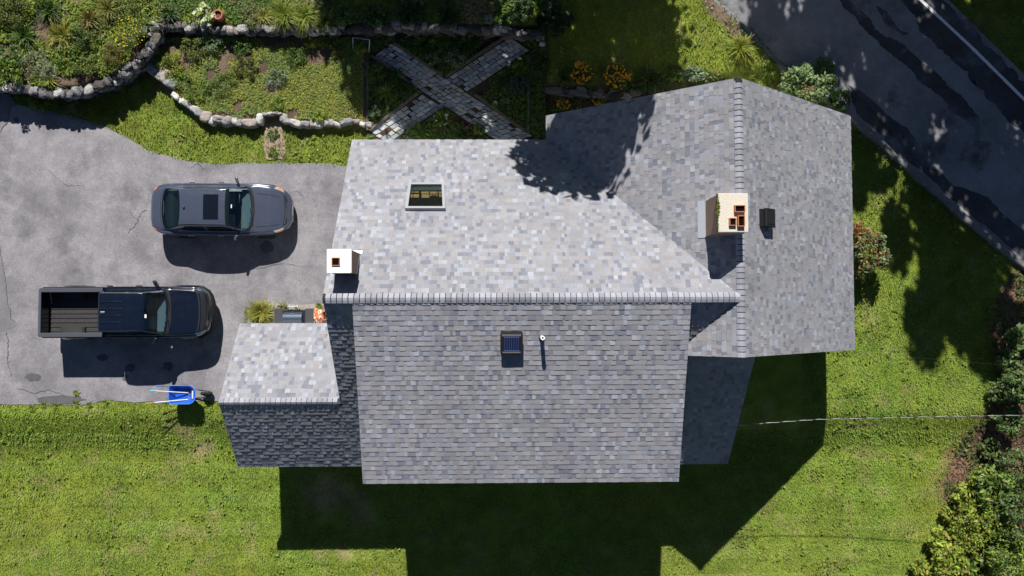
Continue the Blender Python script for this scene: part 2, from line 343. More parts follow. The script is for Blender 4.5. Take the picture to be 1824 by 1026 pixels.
for i, (u, v, a, b) in enumerate([(60, 672, 14, 8), (170, 625, 0, 0), (110, 712, 42, 8), (232, 655, 11, 7), (300, 652, 10, 8), (222, 672, 5, 6), (183, 637, 10, 6), (480, 440, 0, 0), (375, 440, 0, 0), (476, 440, 13, 11), (245, 395, 0, 0), (30, 214, 5, 4)]):
    if a:
        x, y = P(u, v); pts = [(x + a / 51 * math.cos(t) * random.uniform(.75, 1.15), y + b / 51 * math.sin(t) * random.uniform(.75, 1.15)) for t in np.linspace(0, 2 * math.pi, 22)[:-1]]
        sheet('oil_stain', pts, 0.0165 + .0005 * i, M['oil'], kind='structure')
def crack(pts, wd, seed):
    r = random.Random(seed); q = [Vector(P(a, b)) for a, b in pts]; l = []; rr = []
    fine = [q[i].lerp(q[i + 1], k / 8) for i in range(len(q) - 1) for k in range(8)] + [q[-1]]
    for i, p in enumerate(fine):
        t = (fine[min(i + 1, len(fine) - 1)] - fine[max(i - 1, 0)]).normalized(); n = Vector((-t.y, t.x)); o = n * r.uniform(-.03, .03); k = wd * r.uniform(.3, 1.2) * (1 - abs(i / len(fine) - .5) * 1.2)
        l.append(tuple(p + o + n * k)); rr.append(tuple(p + o - n * k))
    sheet('driveway_crack', l + rr[::-1], 0.019, M['crack'], kind='structure')
M['crack'] = plain('crack_dirt', (.1, .095, .095), 1, noise=.3)
for i, (pts, wd) in enumerate([([(228, 415), (240, 402), (246, 392), (252, 378), (262, 374)], .016), ([(246, 392), (236, 384), (231, 372)], .012), ([(0, 440), (6, 470), (12, 520), (20, 568), (33, 578)], .018), ([(22, 184), (14, 215), (-4, 242)], .02), ([(12, 590), (16, 618), (14, 640), (20, 670)], .022), ([(340, 300), (352, 290), (358, 296), (366, 302)], .016), ([(515, 345), (528, 340), (540, 348)], .01), ([(80, 300), (120, 330), (150, 332)], .008), ([(420, 470), (450, 480), (500, 470), (560, 476)], .008), ([(30, 690), (60, 700), (90, 694), (120, 706)], .016)]): crack(pts, wd, 60 + i)
sheet('road', ROAD, ROADZ, M['road'], kind='structure')
TZ = ROADZ + 0.004
def band(pts, wd, seed, amp=.08, z=TZ):
    q = [Vector(P(a, b, ROADZ)) for a, b in pts]; l = []; r = []
    for i, p in enumerate(q):
        t = (q[min(i + 1, len(q) - 1)] - q[max(i - 1, 0)]).normalized(); n = Vector((-t.y, t.x)); k = wd[i] if isinstance(wd, list) else wd
        l.append(tuple(p + n * k / 2)); r.append(tuple(p - n * k / 2))
    return jag(l + r[::-1], amp, .08, seed=seed)
sheet('road_patch', band([(1490, -20), (1510, 8), (1540, 38), (1556, 56), (1600, 88), (1640, 122), (1690, 172), (1706, 188), (1740, 215)], [.2, .35, .5, .35, .5, .55, .6, .55, .3], 5), TZ, M['tar'], kind='structure')
sheet('road_patch', jag(PL([(1585, -30), (1620, 20), (1648, 62), (1680, 90), (1718, 122), (1750, 158), (1790, 205), (1850, 262), (2000, 400), (1990, 310), (1824, 145), (1750, 74), (1688, 12), (1650, -30)], ROADZ), .1, .07, seed=6), TZ + .001, M['tar'], kind='structure')
sheet('road_patch', jag(PL([(1512, 150), (1540, 165), (1568, 192), (1590, 212), (1618, 228), (1640, 262), (1668, 296), (1700, 330), (1760, 352), (1830, 420), (1905, 500), (1870, 500), (1824, 460), (1735, 388), (1640, 305), (1580, 251), (1525, 203)], ROADZ), .045, .07, seed=7), TZ, M['tar'], kind='structure')
sheet('road_patch', jag(PL([(1560, 10), (1580, 20), (1600, 48), (1620, 60), (1608, 66), (1590, 52), (1572, 36)], ROADZ), .05, .1, seed=8), TZ, M['tar'], kind='structure')
sheet('edge_line', band([(1500, -150), (1637, -3), (1732, 86), (1824, 177), (1960, 312)], .11, 9, .006), TZ + .005, M['paint'], kind='structure')
# extruded asphalt kerb along the near side of the road
def kerb():
    q = [Vector(P(a, b, ROADZ)) for a, b in CURB]; v = []; f = []; prof = [(-.03, -.15), (-.02, .07), (.03, .1), (.13, .1), (.2, .04), (.22, -.02)]
    pts = []
    for i in range(len(q) - 1):
        for k in range(12): pts.append(q[i].lerp(q[i + 1], k / 12))
    for i, p in enumerate(pts):
        t = (pts[min(i + 1, len(pts) - 1)] - pts[max(i - 1, 0)]).normalized(); n = Vector((-t.y, t.x)); wob = .02 * math.sin(i * .7) + random.uniform(-.012, .012)
        for a, h in prof: v.append((p.x + n.x * (a - .22 + wob), p.y + n.y * (a - .22 + wob), ROADZ + h + random.uniform(-.008, .008)))
    k = len(prof)
    for i in range(len(pts) - 1):
        for j in range(k - 1): f.append((i * k + j, i * k + j + 1, (i + 1) * k + j + 1, (i + 1) * k + j))
    o = mk('kerb', v, f, plain('kerb_asphalt', (.17, .168, .165), .9, noise=.25, nscale=10, bump=.3)); props(o, kind='structure')
kerb()
sheet('gravel_strip', jag(PL([(484, 541), (590, 541), (590, 582), (440, 582), (440, 553)]), .03, .1, seed=11), 0.016, M['gravel'], kind='structure')

# ------------------------------------------------------------ house
ZE = 2.8; YR = 0.4453; ZR = 6.7951; YN = 5.5299; YS = -4.7219; XL = -4.6202; XR = 7.2055
DXL, DXR, DYE, DZE = -3.8475, 5.1062, -4.7659, 5.0757
WX, WXW, WXE, WYN, WYS = 6.4404, 1.518, 11.272, 6.307, -1.1585
GXL, GYR, GYN = -8.1346, -2.5286, -0.2627
PIT = (ZR - ZE) / (YN - YR); ZGR = ZR - (YR - GYR) * PIT; ZGN = ZGR - PIT * (GYN - GYR)
zS = lambda y: ZR - (YR - y) * PIT
zN = lambda y: ZR - (y - YR) * PIT
house = empty('house', (0, 0, 0), label='large house under grey shingle roofs with two chimneys and an attached garage wing', cat='house')
PAL = [((.30, .315, .355), 3), ((.25, .255, .285), 5), ((.165, .174, .208), 5), ((.272, .262, .268), 6), ((.248, .244, .256), 5), ((.335, .35, .385), 1.3)]
PW = np.array([p[1] for p in PAL], float); PW /= PW.sum(); PC = np.array([p[0] for p in PAL]); PC = (PC.mean(0) + (PC - PC.mean(0)) * .8) * .97
def clip(poly, cl):
    "Sutherland-Hodgman, cl convex counter-clockwise"
    out = poly
    for i in range(len(cl)):
        a = cl[i]; b = cl[(i + 1) % len(cl)]; inp = out; out = []
        if not inp: break
        sd = lambda p: (b[0] - a[0]) * (p[1] - a[1]) - (b[1] - a[1]) * (p[0] - a[0])
        for k in range(len(inp)):
            p = inp[k - 1]; q = inp[k]; sp, sq = sd(p), sd(q)
            if (sp >= 0) != (sq >= 0):
                t = sp / (sp - sq); out.append((p[0] + t * (q[0] - p[0]), p[1] + t * (q[1] - p[1])))
            if sq >= 0: out.append(q)
    return out
def roof_plane(polys3, up, holes=()):
    """polys3: convex pieces of one plane as 3D points. up: horizontal up-slope direction. Returns shingle MB and deck MB"""
    p0, p1, p2 = [Vector(p) for p in polys3[0][:3]]
    n = (p1 - p0).cross(p2 - p0).normalized(); n = n if n.z > 0 else -n
    U = Vector((up[1], -up[0], 0)); V = n.cross(U).normalized()
    if V.dot(Vector((up[0], up[1], 0))) < 0: V = -V
    if U.cross(V).dot(n) < 0: U = -U
    O = p0
    to2 = lambda p: ((Vector(p) - O).dot(U), (Vector(p) - O).dot(V))
    sh = MB(); decks = []; EXP = .143
    for pl in polys3:
        q = [to2(p) for p in pl]
        ar = sum(q[i - 1][0] * q[i][1] - q[i][0] * q[i - 1][1] for i in range(len(q)))
        if ar < 0: q = q[::-1]
        vmin = min(a[1] for a in q); vmax = max(a[1] for a in q); umin = min(a[0] for a in q); umax = max(a[0] for a in q)
        k0 = math.floor(vmin / EXP)
        for k in range(k0, math.ceil(vmax / EXP)):
            v0 = k * EXP; u = umin - random.uniform(0, .3); prev = -1; hi = random.random() < .5
            while u < umax:
                ci = int(rng.choice(len(PAL), p=PW)); wd = random.uniform(.07, .16) if ci in (0, 2, 5) else random.uniform(.09, .24); col = PC[ci] * random.uniform(.9, 1.1)
                piece = clip([(u, v0), (u + wd, v0), (u + wd, v0 + EXP + .004), (u, v0 + EXP + .004)], q)
                uu = u; u += wd; hb = .0145 if hi else .0055; hi = not hi if random.random() < .7 else hi
                if len(piece) < 3: continue
                cu = sum(a[0] for a in piece) / len(piece); cv = sum(a[1] for a in piece) / len(piece)
                if any(a < cu < b and c < cv < d for a, b, c, d in holes): continue
                top = []; bot = []
                for (a, b_) in piece:
                    h = .003 + hb * max(0, 1 - (b_ - v0) / (EXP + .004)); pt = O + U * a + V * b_
                    top.append(pt + n * h); bot.append(pt - n * .004)
                m = len(piece); fs = [tuple(range(m))] + [(i, i + m, (i + 1) % m + m, (i + 1) % m) for i in range(m)]
                sh.add(top + bot, fs, tuple(col))
        t3 = [O + U * a + V * b_ - n * .006 for a, b_ in q]; b3 = [p - n * .16 for p in t3]; m = len(q)
        deck = MB(); decks.append(deck); deck.add(t3 + b3, [tuple(range(m)), tuple(range(2 * m - 1, m - 1, -1))] + [(i, i + m, (i + 1) % m + m, (i + 1) % m) for i in range(m)])
    return sh, decks, (O, U, V, n)
def roof(polys3, up, holes=(), label=None):
    sh, decks, fr = roof_plane(polys3, up, holes)
    o = sh.build('roof', M['shingle'], house, cols=True)
    for deck in decks: deck.build('roof_deck', M['trim'], o)
    if label: o['label'] = label
    return o, fr
# skylight opening, in main north plane
nN = Vector((0, PIT, 1)).normalized(); pN = (0, YR, ZR)
sk = [on_plane(u, v, pN, nN) for u, v in ((731, 332), (789, 332), (791, 374), (725, 374))]
r_north, fN = roof([[(XL, YN, ZE), (XL, YR, ZR), (WX, YR, ZR), (WXW, YN, ZE)]], (0, -1), label='bright sunlit north slope of the main roof')
r_south, fS = roof([[(XL, YS, zS(YS)), (DXL + .3, YS, zS(YS)), (DXL + .3, YR, ZR), (XL, YR, ZR)],
                    [(DXR - .3, WYS + .35, zS(WYS + .35)), (DXR - .3, YR, ZR), (WX, YR, ZR), (WX - (YR - WYS - .35), WYS + .35, zS(WYS + .35))],
                    [(DXR - .3, YS, zS(YS)), (XR, YS, zS(YS)), (XR, WYS + .35, zS(WYS + .35)), (DXR - .3, WYS + .35, zS(WYS + .35))]], (0, 1), label='dark steep south slope of the main roof beside the dormer')
r_gar_s, _ = roof([[(GXL, YS, zS(YS)), (XL, YS, zS(YS)), (XL, GYR, ZGR), (GXL, GYR, ZGR)]], (0, 1), label='dark south slope of the garage roof')
r_gar_n, fG = roof([[(GXL, GYN, ZGN), (GXL, GYR, ZGR), (XL + .02, GYR, ZGR), (XL + .02, GYN, ZGN)]], (0, -1), label='bright north slope of the garage roof')
r_dorm, fD = roof([[(DXL, DYE, DZE), (DXR, DYE, DZE), (DXR, YR, ZR + .01), (DXL, YR, ZR + .01)]], (0, 1), label='broad low slope over the shed dormer')
zW = lambda x: ZR - (WX - x) * (ZR - ZE) / (WX - WXW)
VX = WX - (YR - WYS)
r_w, fW = roof([[(WX, WYN, ZR), (WXW, WYN, ZE), (WXW, YN, ZE), (WX, YR, ZR)], [(WX, YR, ZR), (VX, WYS, zW(VX)), (WX, WYS, ZR)]], (1, 0), label='west slope of the cross wing roof with tree shade on it')
r_e, fE = roof([[(WX, WYS, ZR), (WXE, WYS, ZE), (WXE, WYN, ZE), (WX, WYN, ZR)]], (-1, 0), label='east slope of the cross wing roof')
def ridge_cap(a, b, s1, s2, parent, wd=.15, step=.15):
    "bent cap shingles lapped along a ridge from a to b; s1, s2: down-slope unit vectors"
    a = Vector(a); b = Vector(b); L = (b - a).length; d = (b - a) / L; n = int(L / step); m = MB(); s1 = Vector(s1).normalized(); s2 = Vector(s2).normalized(); up = Vector((0, 0, 1))
    for i in range(n):
        col = tuple(PC[1] * random.uniform(.85, 1.3) + np.array([.02, .02, .025])); p = a + d * (i * step)
        prof = []
        for s in (s1, s2):
            nn = (up - s * up.dot(s)).normalized(); prof.append([s * wd + nn * .004, s * wd * .45 + nn * .012])
        line = [prof[0][0], prof[0][1], up * .004, prof[1][1], prof[1][0]]
        lo = [p + q + up * .036 for q in line]; hi_ = [p + d * (step - .02) + q + up * .02 for q in line]; bt = [p + q + up * .004 for q in line]; bh = [p + d * (step - .02) + q + up * .004 for q in line]
        vs = lo + hi_ + bt + bh; fs = [(k, k + 1, k + 6, k + 5) for k in range(4)] + [(k + 10, k + 11, k + 1, k) for k in range(4)] + [(k + 5, k + 6, k + 16, k + 15) for k in range(4)] + [(0, 5, 15, 10), (4, 9, 19, 14)]
        m.add(vs, fs, col)
        if i == 0:
            u0 = [a + q * .97 + up * .006 for q in line]; u1 = [a + d * L + q * .97 + up * .006 for q in line]; m.add(u0 + u1, [(k, k + 1, k + 6, k + 5) for k in range(4)], (.035, .036, .042))
    return m.build('ridge_cap', M['shingle'], parent, cols=True)
sN, sS = (0, 1, -PIT), (0, -1, -PIT); sD = (0, -1, -(ZR - DZE) / (YR - DYE)); pw = (ZR - ZE) / (WX - WXW)
ridge_cap((WX - .05, YR, ZR + .012), (XL, YR, ZR + .012), sN, sD, r_north)
ridge_cap((GXL, GYR, ZGR), (XL + .04, GYR, ZGR), sN, sS, r_gar_n)
ridge_cap((WX, WYS, ZR), (WX, WYN, ZR), (-1, 0, -pw), (1, 0, -pw), r_e)
# walls
wl = MB()
def wallbox(x0, y0, x1, y1, z0, z1): wl.box((x0, y0, z0), (x1, y1, z1))
O_ = .28
def gable_prism(x0, x1, y0, y1, yr, ze, zr, axis):
    "house body with gable ends under a roof"
    if axis == 'x':
        prof = [(y0, -.9), (y1, -.9), (y1, ze), (yr, zr), (y0, ze)]; vs = [(x0, y, z) for y, z in prof] + [(x1, y, z) for y, z in prof]
    else:
        prof = [(x0, -.9), (x1, -.9), (x1, ze), (yr, zr), (x0, ze)]; vs = [(x, y0, z) for x, z in prof] + [(x, y1, z) for x, z in prof]
    wl.add(vs, [(0, 1, 2, 3, 4), (9, 8, 7, 6, 5)] + [(i, i + 5, (i + 1) % 5 + 5, (i + 1) % 5) for i in range(5)])
D_ = .24
gable_prism(XL + O_, WX - .1, YS + O_, YN - O_, YR, ZE + O_ * PIT - D_, ZR - D_, 'x')
pz = [(YS + O_, -.9), (WYS + O_, -.9), (WYS + O_, zS(WYS + O_) - D_), (YS + O_, zS(YS + O_) - D_)]
wl.add([(WX - .1, y, z) for y, z in pz] + [(XR - O_, y, z) for y, z in pz], [(0, 1, 2, 3), (7, 6, 5, 4)] + [(i, i + 4, (i + 1) % 4 + 4, (i + 1) % 4) for i in range(4)])
gable_prism(WXW + O_ + .02, WXE - O_, WYS + O_ - .02, WYN - O_, WX, ZE + O_ * pw - D_ - .01, ZR - D_ - .01, 'y')
gable_prism(GXL + O_, XL + O_ - .003, YS + O_ + .004, GYN - O_, GYR, zS(YS) + O_ * PIT - D_, ZGR - D_, 'x')
# dormer body
dm = [(DXL + .2, YR - .2, ZR - .35), (DXL + .2, DYE + .25, DZE - .2), (DXL + .2, DYE + .25, 2.0), (DXL + .2, YR - .2, 2.0)]
wl.add(dm + [(DXR - .2, y, z) for _, y, z in dm], [(0, 1, 2, 3), (7, 6, 5, 4)] + [(i, i + 4, (i + 1) % 4 + 4, (i + 1) % 4) for i in range(4)])
wl.build('wall', M['siding'], house)

# skylight: curb frame, clear pane, and flat green and yellow strips on a near-black sheet
def frame_pts(fr, pts, h): return [p + fr[3] * h for p in pts]
skl = empty('skylight', tuple(sk[0]), ); skl.parent = house
def local(o, v): return Vector(v) - o.location
cen = sum(sk, Vector()) / 4
m = MB(); hN = fN[3]
outer = [cen + (p - cen) * 1.02 + (p - cen).normalized() * .05 for p in sk]; inner = [cen + (p - cen) * .93 for p in sk]
for (o_, i_, h0, h1) in ((outer, inner, 0, .12),):
    vs = [p + hN * h0 for p in o_] + [p + hN * h1 for p in o_] + [p + hN * h1 for p in i_] + [p + hN * h0 for p in i_]
    fs = []
    for k in range(4):
        k2 = (k + 1) % 4; fs += [(k, k2, k2 + 4, k + 4), (k + 4, k2 + 4, k2 + 8, k + 8), (k + 8, k2 + 8, k2 + 12, k + 12)]
    m.add([local(skl, v) for v in vs], fs)
m.build('frame', plain('skylight_frame', (.3, .31, .33), .45, .3), skl)
gpl = [p + hN * .03 for p in inner]
mk('dark_sheet', [local(skl, p) for p in gpl], [(0, 1, 2, 3)], plain('skylight_dark', (.012, .009, .006), .25), skl)  # flat sheet; the darkness below the glass is put into its colour
L_ = lambda a, b, h: gpl[0].lerp(gpl[1], a).lerp(gpl[3].lerp(gpl[2], a), b) + hN * h
m = MB()
for a0, a1, b0, b1 in ((.0, 1, .0, .2),): m.add([local(skl, L_(a0, b0, .012)), local(skl, L_(a1, b0, .012)), local(skl, L_(a1, b1, .012)), local(skl, L_(a0, b1, .012))], [(0, 1, 2, 3)])
m.build('green_strip', plain('green_strip_colour', (.09, .13, .1), .6), skl)
m = MB()
for a0, a1, b0, b1 in ((.02, .1, .24, .3), (.12, .27, .24, .3), (.34, .58, .24, .34), (.61, .86, .24, .34), (.89, 1, .24, .34), (.02, .09, .36, .52), (.11, .28, .36, .52), (.36, .6, .37, .53), (.62, .7, .38, .44), (.73, .78, .37, .42), (.81, .86, .38, .45), (.9, 1, .37, .5)):
    m.add([local(skl, L_(a0, b0, .008)), local(skl, L_(a1, b0, .008)), local(skl, L_(a1, b1, .008)), local(skl, L_(a0, b1, .008))], [(0, 1, 2, 3)])
m.build('yellow_bar', plain('yellow_bar_colour', (.5, .33, .1), .5), skl)
gm, gt, gb = new_mat('skylight_glass'); gb.inputs['Base Color'].default_value = (.9, .95, .95, 1); gb.inputs['Transmission Weight'].default_value = 1; gb.inputs['Roughness'].default_value = 0; gb.inputs['IOR'].default_value = 1.03
mk('pane', [local(skl, p + hN * .06) for p in inner], [(0, 1, 2, 3)], gm, skl)

# chimneys
def chimney(x0, x1, y0, y1, zt, zb, capmat, flues, cap_over=.02, moss=False):
    c = empty('chimney', ((x0 + x1) / 2, (y0 + y1) / 2, zt)); c.parent = house; ox, oy, oz = c.location
    MB().box((x0 - ox, y0 - oy, zb - oz), (x1 - ox, y1 - oy, -.08)).build('brick_stack', M['brick'], c)
    bm = MB().box((x0 - ox - cap_over, y0 - oy - cap_over, -.08), (x1 - ox + cap_over, y1 - oy + cap_over, 0), bev=.018).build('cap', capmat, c)
    for (fx0, fx1, fy0, fy1, h) in flues:
        m = MB(); t = .02
        o4 = [(fx0, fy0), (fx1, fy0), (fx1, fy1), (fx0, fy1)]; i4 = [(fx0 + t, fy0 + t), (fx1 - t, fy0 + t), (fx1 - t, fy1 - t), (fx0 + t, fy1 - t)]
        vs = [(x - ox, y - oy, .001) for x, y in o4] + [(x - ox, y - oy, h) for x, y in o4] + [(x - ox, y - oy, h) for x, y in i4] + [(x - ox, y - oy, .006) for x, y in i4]
        fs = []
        for k in range(4):
            k2 = (k + 1) % 4; fs += [(k, k2, k2 + 4, k + 4), (k + 4, k2 + 4, k2 + 8, k + 8), (k + 8, k2 + 8, k2 + 12, k + 12)]
        m.add(vs, fs); m.build('flue', M['clay'], c)
        MB().box((fx0 + t + .001 - ox, fy0 + t + .001 - oy, .004), (fx1 - t - .001 - ox, fy1 - t - .001 - oy, h * .45)).build('flue_hole', M['hole_dark'], c)  # solid block; its black colour paints the shade inside the flue
    return c
ZC1 = 7.2; a = P(582, 443.5, ZC1); b = P(626, 486.5, ZC1)
c1x0, c1x1, c1y0, c1y1 = a[0] + .02, b[0] - .02, b[1] + .02, a[1] - .02
f1 = P(592, 460, ZC1 + .02); f2 = P(604, 472, ZC1 + .02)
ch1 = chimney(c1x0, c1x1, c1y0, c1y1, ZC1, 4.5, M['concrete'], [(f1[0] - .02, f2[0] + .02, f2[1] - .02, f1[1] + .02, .035)])
ch1['label'] = 'small square chimney with white concrete top and one flue'
ZC2 = 7.5; a = P(1278.5, 344, ZC2); b = P(1333.5, 413.5, ZC2)
c2x0, c2x1, c2y0, c2y1 = a[0] + .02, b[0] - .02, b[1] + .02, a[1] - .02
fl = []
for (u0, v0, u1, v1) in ((1308, 365.5, 1327, 378), (1299, 388, 1311.5, 402), (1313.5, 384, 1326.5, 403.5)):
    p = P(u0, v0, ZC2 + .06); q = P(u1, v1, ZC2 + .06); fl.append((p[0], q[0], q[1], p[1], .1 if u0 != 1299 else .08))
ch2 = chimney(c2x0, c2x1, c2y0, c2y1, ZC2, 4.8, M['crown'], fl); ch2['label'] = 'tall brick chimney with sandy top and three orange clay flues'
# moss along the west edge of the big cap
mm = MB(); ox, oy, oz = ch2.location
for i in range(150):
    y = c2y0 + (c2y1 - c2y0) * (i + random.random()) / 150; r = random.uniform(.015, .045) * (1.3 if abs(y - (c2y0 + c2y1) / 2 - .1) < .2 else .8)
    bmx = bmesh.new(); bmesh.ops.create_icosphere(bmx, subdivisions=1, radius=r); vs = [v.co + Vector((c2x0 - .012 + random.uniform(-.015, .015) - ox, y - oy, random.uniform(-.08, -.005))) for v in bmx.verts]; bmx.verts.index_update(); fs = [[v.index for v in f.verts] for f in bmx.faces]; bmx.free(); mm.add(vs, fs)
mm.build('moss', M['moss'], ch2)
# flashing
def flashing(x0, x1, y0, y1, zf, parent, up):
    o = parent.location; m = MB(); e = .006
    cs = [(x0 - e, y0 - e), (x1 + e, y0 - e), (x1 + e, y1 + e), (x0 - e, y1 + e)]
    vs = [(x - o.x, y - o.y, zf(x, y) - .02 - o.z) for x, y in cs] + [(x - o.x, y - o.y, zf(x, y) + .13 - o.z) for x, y in cs]
    m.add(vs, [(i, (i + 1) % 4, (i + 1) % 4 + 4, i + 4) for i in range(4)])
    # apron laid on the roof on the down-slope side
    q = up; vs = [(x - o.x, y - o.y, zf(x, y) + .03 - o.z) for x, y in q]; m.add(vs, [(0, 1, 2, 3)])
    m.build('flashing', M['flash'], parent)
flashing(c2x0, c2x1, c2y0, c2y1, lambda x, y: zW(x) if x < WX else ZR - (x - WX) * pw, ch2, [(c2x0 - .17, c2y0 - .03), (c2x0, c2y0 - .03), (c2x0, c2y1 + .03), (c2x0 - .17, c2y1 + .03)])
flashing(c1x0, c1x1, c1y0, c1y1, lambda x, y: zN(y), ch1, [(c1x0 + .1, c1y1), (c1x1 + .06, c1y1), (c1x1 + .06, c1y1 + .1), (c1x0 + .1, c1y1 + .1)])

# roof fittings
nD = fD[3]
def tilt_frame(p, n, ydir):
    y = (Vector(ydir) - n * n.dot(Vector(ydir))).normalized(); x = y.cross(n).normalized(); m = Matrix((x, y, n)).transposed().to_4x4(); m.translation = p; return m
p = on_plane(911, 607, (0, YR, ZR), nD); T = tilt_frame(p, nD, (0, 1, 0))
sv = bpy.data.objects.new('solar_vent', None); C.objects.link(sv); sv.parent = house; sv.matrix_local = T
MB().box((-.29, -.29, .02), (.29, .29, .1), bev=.02).build('base', M['blackmetal'], sv)
MB().box((-.3, -.3, .16), (.3, .3, .24), bev=.04).build('hood', M['blackmetal'], sv, smooth=False)
MB().box((-.24, -.24, .09), (.24, .24, .17)).build('neck', M['blackmetal'], sv)
m = MB().box((-.215, -.215, .238), (.215, .215, .247)); m.build('solar_panel', plain('solar_cell', (.012, .018, .06), .22, .1), sv)
m = MB()
for i in range(7): x = -.18 + i * .06; m.box((x - .003, -.2, .2475), (x + .003, .2, .2485))
for y in (-.19, .19): m.box((-.2, y - .008, .249), (.2, y + .008, .2495))
m.build('busbar', plain('cell_lines', (.1, .14, .28), .4), sv)
M['rim'] = plain('rim_metal', (.3, .27, .25), .35, .5)
MB().box((-.255, .215, .236), (.255, .262, .25), bev=.006).build('rim', M['rim'], sv); MB().box((-.24, -.262, .236), (.24, -.222, .248), bev=.006).build('rim', M['rim'], sv)
p = on_plane(965, 601, (0, YR, ZR), nD)
vp = empty('vent_pipe', tuple(p)); vp.parent = house
def ringtube(m, r0, r1, z0, z1, n=20):
    vs = []; 
    for k in range(n):
        c_, s_ = math.cos(2 * math.pi * k / n), math.sin(2 * math.pi * k / n)
        vs += [(r1 * c_, r1 * s_, z0), (r1 * c_, r1 * s_, z1), (r0 * c_, r0 * s_, z1), (r0 * c_, r0 * s_, z0)]
    fs = []
    for k in range(n):
        j = (k + 1) % n
        for e in range(3): fs.append((k * 4 + e, j * 4 + e, j * 4 + e + 1, k * 4 + e + 1))
    m.add(vs, fs); return m
ringtube(MB(), .027, .056, -.1, .5).build('pipe', M['white'], vp, smooth=False)
MB().tube([(0, 0, -.05), (0, 0, .06)], [.11, .07], 16).build('boot', plain('pipe_boot', (.09, .06, .05), .8), vp)
MB().tube([(0, 0, .3), (0, 0, .31)], .028, 12).build('bore', M['hole_dark'], vp)  # black disc painted as the dark inside of the pipe
nE = fE[3]; p = on_plane(1360, 389, (WX, 0, ZR), nE); T = tilt_frame(p, nE, (0, 1, 0))
bv = bpy.data.objects.new('box_vent', None); C.objects.link(bv); bv.parent = house; bv.matrix_local = T
MB().box((-.22, -.24, .0), (.22, .24, .12)).build('base', M['blackplastic'], bv)
MB().box((-.2, -.26, .13), (.25, .26, .22), bev=.035).build('hood', M['blackplastic'], bv)
MB().box((-.12, -.18, .2195), (.18, .2, .224), bev=.01).build('lid_panel', M['blackplastic'], bv)

# ------------------------------------------------------------ plants
def leaves(n, center, rad, L, W, cols, flat=.35, shell=.6, zmin=0.02, blobs=None, up=.6, r_=rng, cvar=.25):
    """n leaves in an ellipsoid (or in blobs); each a folded diamond. cols: list of base colours"""
    if blobs is None: blobs = [((0, 0, 0), rad)]
    bi = r_.integers(0, len(blobs), n); bc = np.array([b[0] for b in blobs], float)[bi]; br = np.array([b[1] for b in blobs], float)[bi]
    d = r_.normal(size=(n, 3)); d /= np.linalg.norm(d, axis=1)[:, None]
    rr = (shell + (1 - shell) * r_.random(n)) ** 1.0 * (0.75 + 0.35 * r_.random(n))
    p = bc + d * br * rr[:, None]; keep = p[:, 2] + center[2] > zmin + center[2] - 1e9
    nrm = d * (1 - up) + np.array([0, 0, up]) + r_.normal(size=(n, 3)) * .38; nrm /= np.linalg.norm(nrm, axis=1)[:, None]
    t = np.cross(nrm, r_.normal(size=(n, 3))); t /= np.linalg.norm(t, axis=1)[:, None] + 1e-9; b = np.cross(nrm, t)
    l = L * (0.6 + .8 * r_.random(n))[:, None]; w_ = W * (0.6 + .8 * r_.random(n))[:, None]
    v = np.stack([p - t * l * .5, p + b * w_ * .5 + nrm * w_ * .12, p + t * l * .5 - nrm * l * .1, p - b * w_ * .5 + nrm * w_ * .12], 1)
    ci = r_.integers(0, len(cols), n); col = np.array(cols)[ci] * 1.2 * (1 - cvar + 2 * cvar * r_.random(n))[:, None]
    v = v.reshape(-1, 3); v[:, 2] = np.maximum(v[:, 2], zmin)
    return v, np.arange(n * 4).reshape(n, 4), np.repeat(col, 4, 0)
def clump_arrays(n, Lm, cols, spread=1.0, wd=.022, tipcol=None, rise=.75, r_=rng):
    "arching strap leaves springing from one crown"
    az = r_.random(n) * 2 * math.pi; L = Lm * (.55 + .6 * r_.random(n)); lean = spread * (.35 + .75 * r_.random(n)); S = 6
    base = r_.normal(size=(n, 2)) * Lm * .08; t = np.linspace(0, 1, S)
    out = L[:, None] * lean[:, None] * (t ** 1.15)[None]; z = L[:, None] * (rise * 1.5 * t[None] - rise * 1.25 * lean[:, None] * t[None] ** 2.1)
    z = np.maximum(z, .02); wob = r_.normal(size=n) * .25
    a = az[:, None] + wob[:, None] * t[None]
    cx = base[:, 0:1] + np.cos(a) * out; cy = base[:, 1:2] + np.sin(a) * out
    hw = wd * (1 - t ** 2.2)[None] * (.7 + .6 * r_.random(n))[:, None] * .5 + .002
    px, py = -np.sin(a) * hw, np.cos(a) * hw
    v = np.empty((n, S, 2, 3)); v[..., 0, 0] = cx + px; v[..., 0, 1] = cy + py; v[..., 1, 0] = cx - px; v[..., 1, 1] = cy - py; v[..., 0, 2] = z; v[..., 1, 2] = z + .004
    idx = np.arange(n * S * 2).reshape(n, S, 2)
    f = np.stack([idx[:, :-1, 0], idx[:, :-1, 1], idx[:, 1:, 1], idx[:, 1:, 0]], -1).reshape(-1, 4)
    ci = r_.integers(0, len(cols), n); c = np.array(cols)[ci] * (.75 + .5 * r_.random(n))[:, None]; c = np.repeat(c[:, None], S, 1)
    if tipcol is not None: k = (t ** 2.5)[None, :, None] * .7; c = c * (1 - k) + np.array(tipcol) * k
    c = np.repeat(c[:, :, None], 2, 2).reshape(-1, 3)
    return v.reshape(-1, 3), f, c
GREEN = [(.085, .16, .028), (.12, .2, .035), (.06, .115, .024)]
LIME = [(.2, .28, .03), (.26, .32, .04), (.15, .23, .03)]
YELG = [(.26, .28, .04), (.32, .31, .055), (.19, .24, .04)]
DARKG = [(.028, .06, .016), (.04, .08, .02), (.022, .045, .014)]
OLIVE = [(.16, .165, .035), (.2, .185, .04), (.12, .14, .03)]
SILV = [(.28, .32, .24), (.2, .25, .17), (.34, .36, .27)]
DRYG = [(.34, .28, .15), (.25, .21, .1), (.18, .18, .07)]
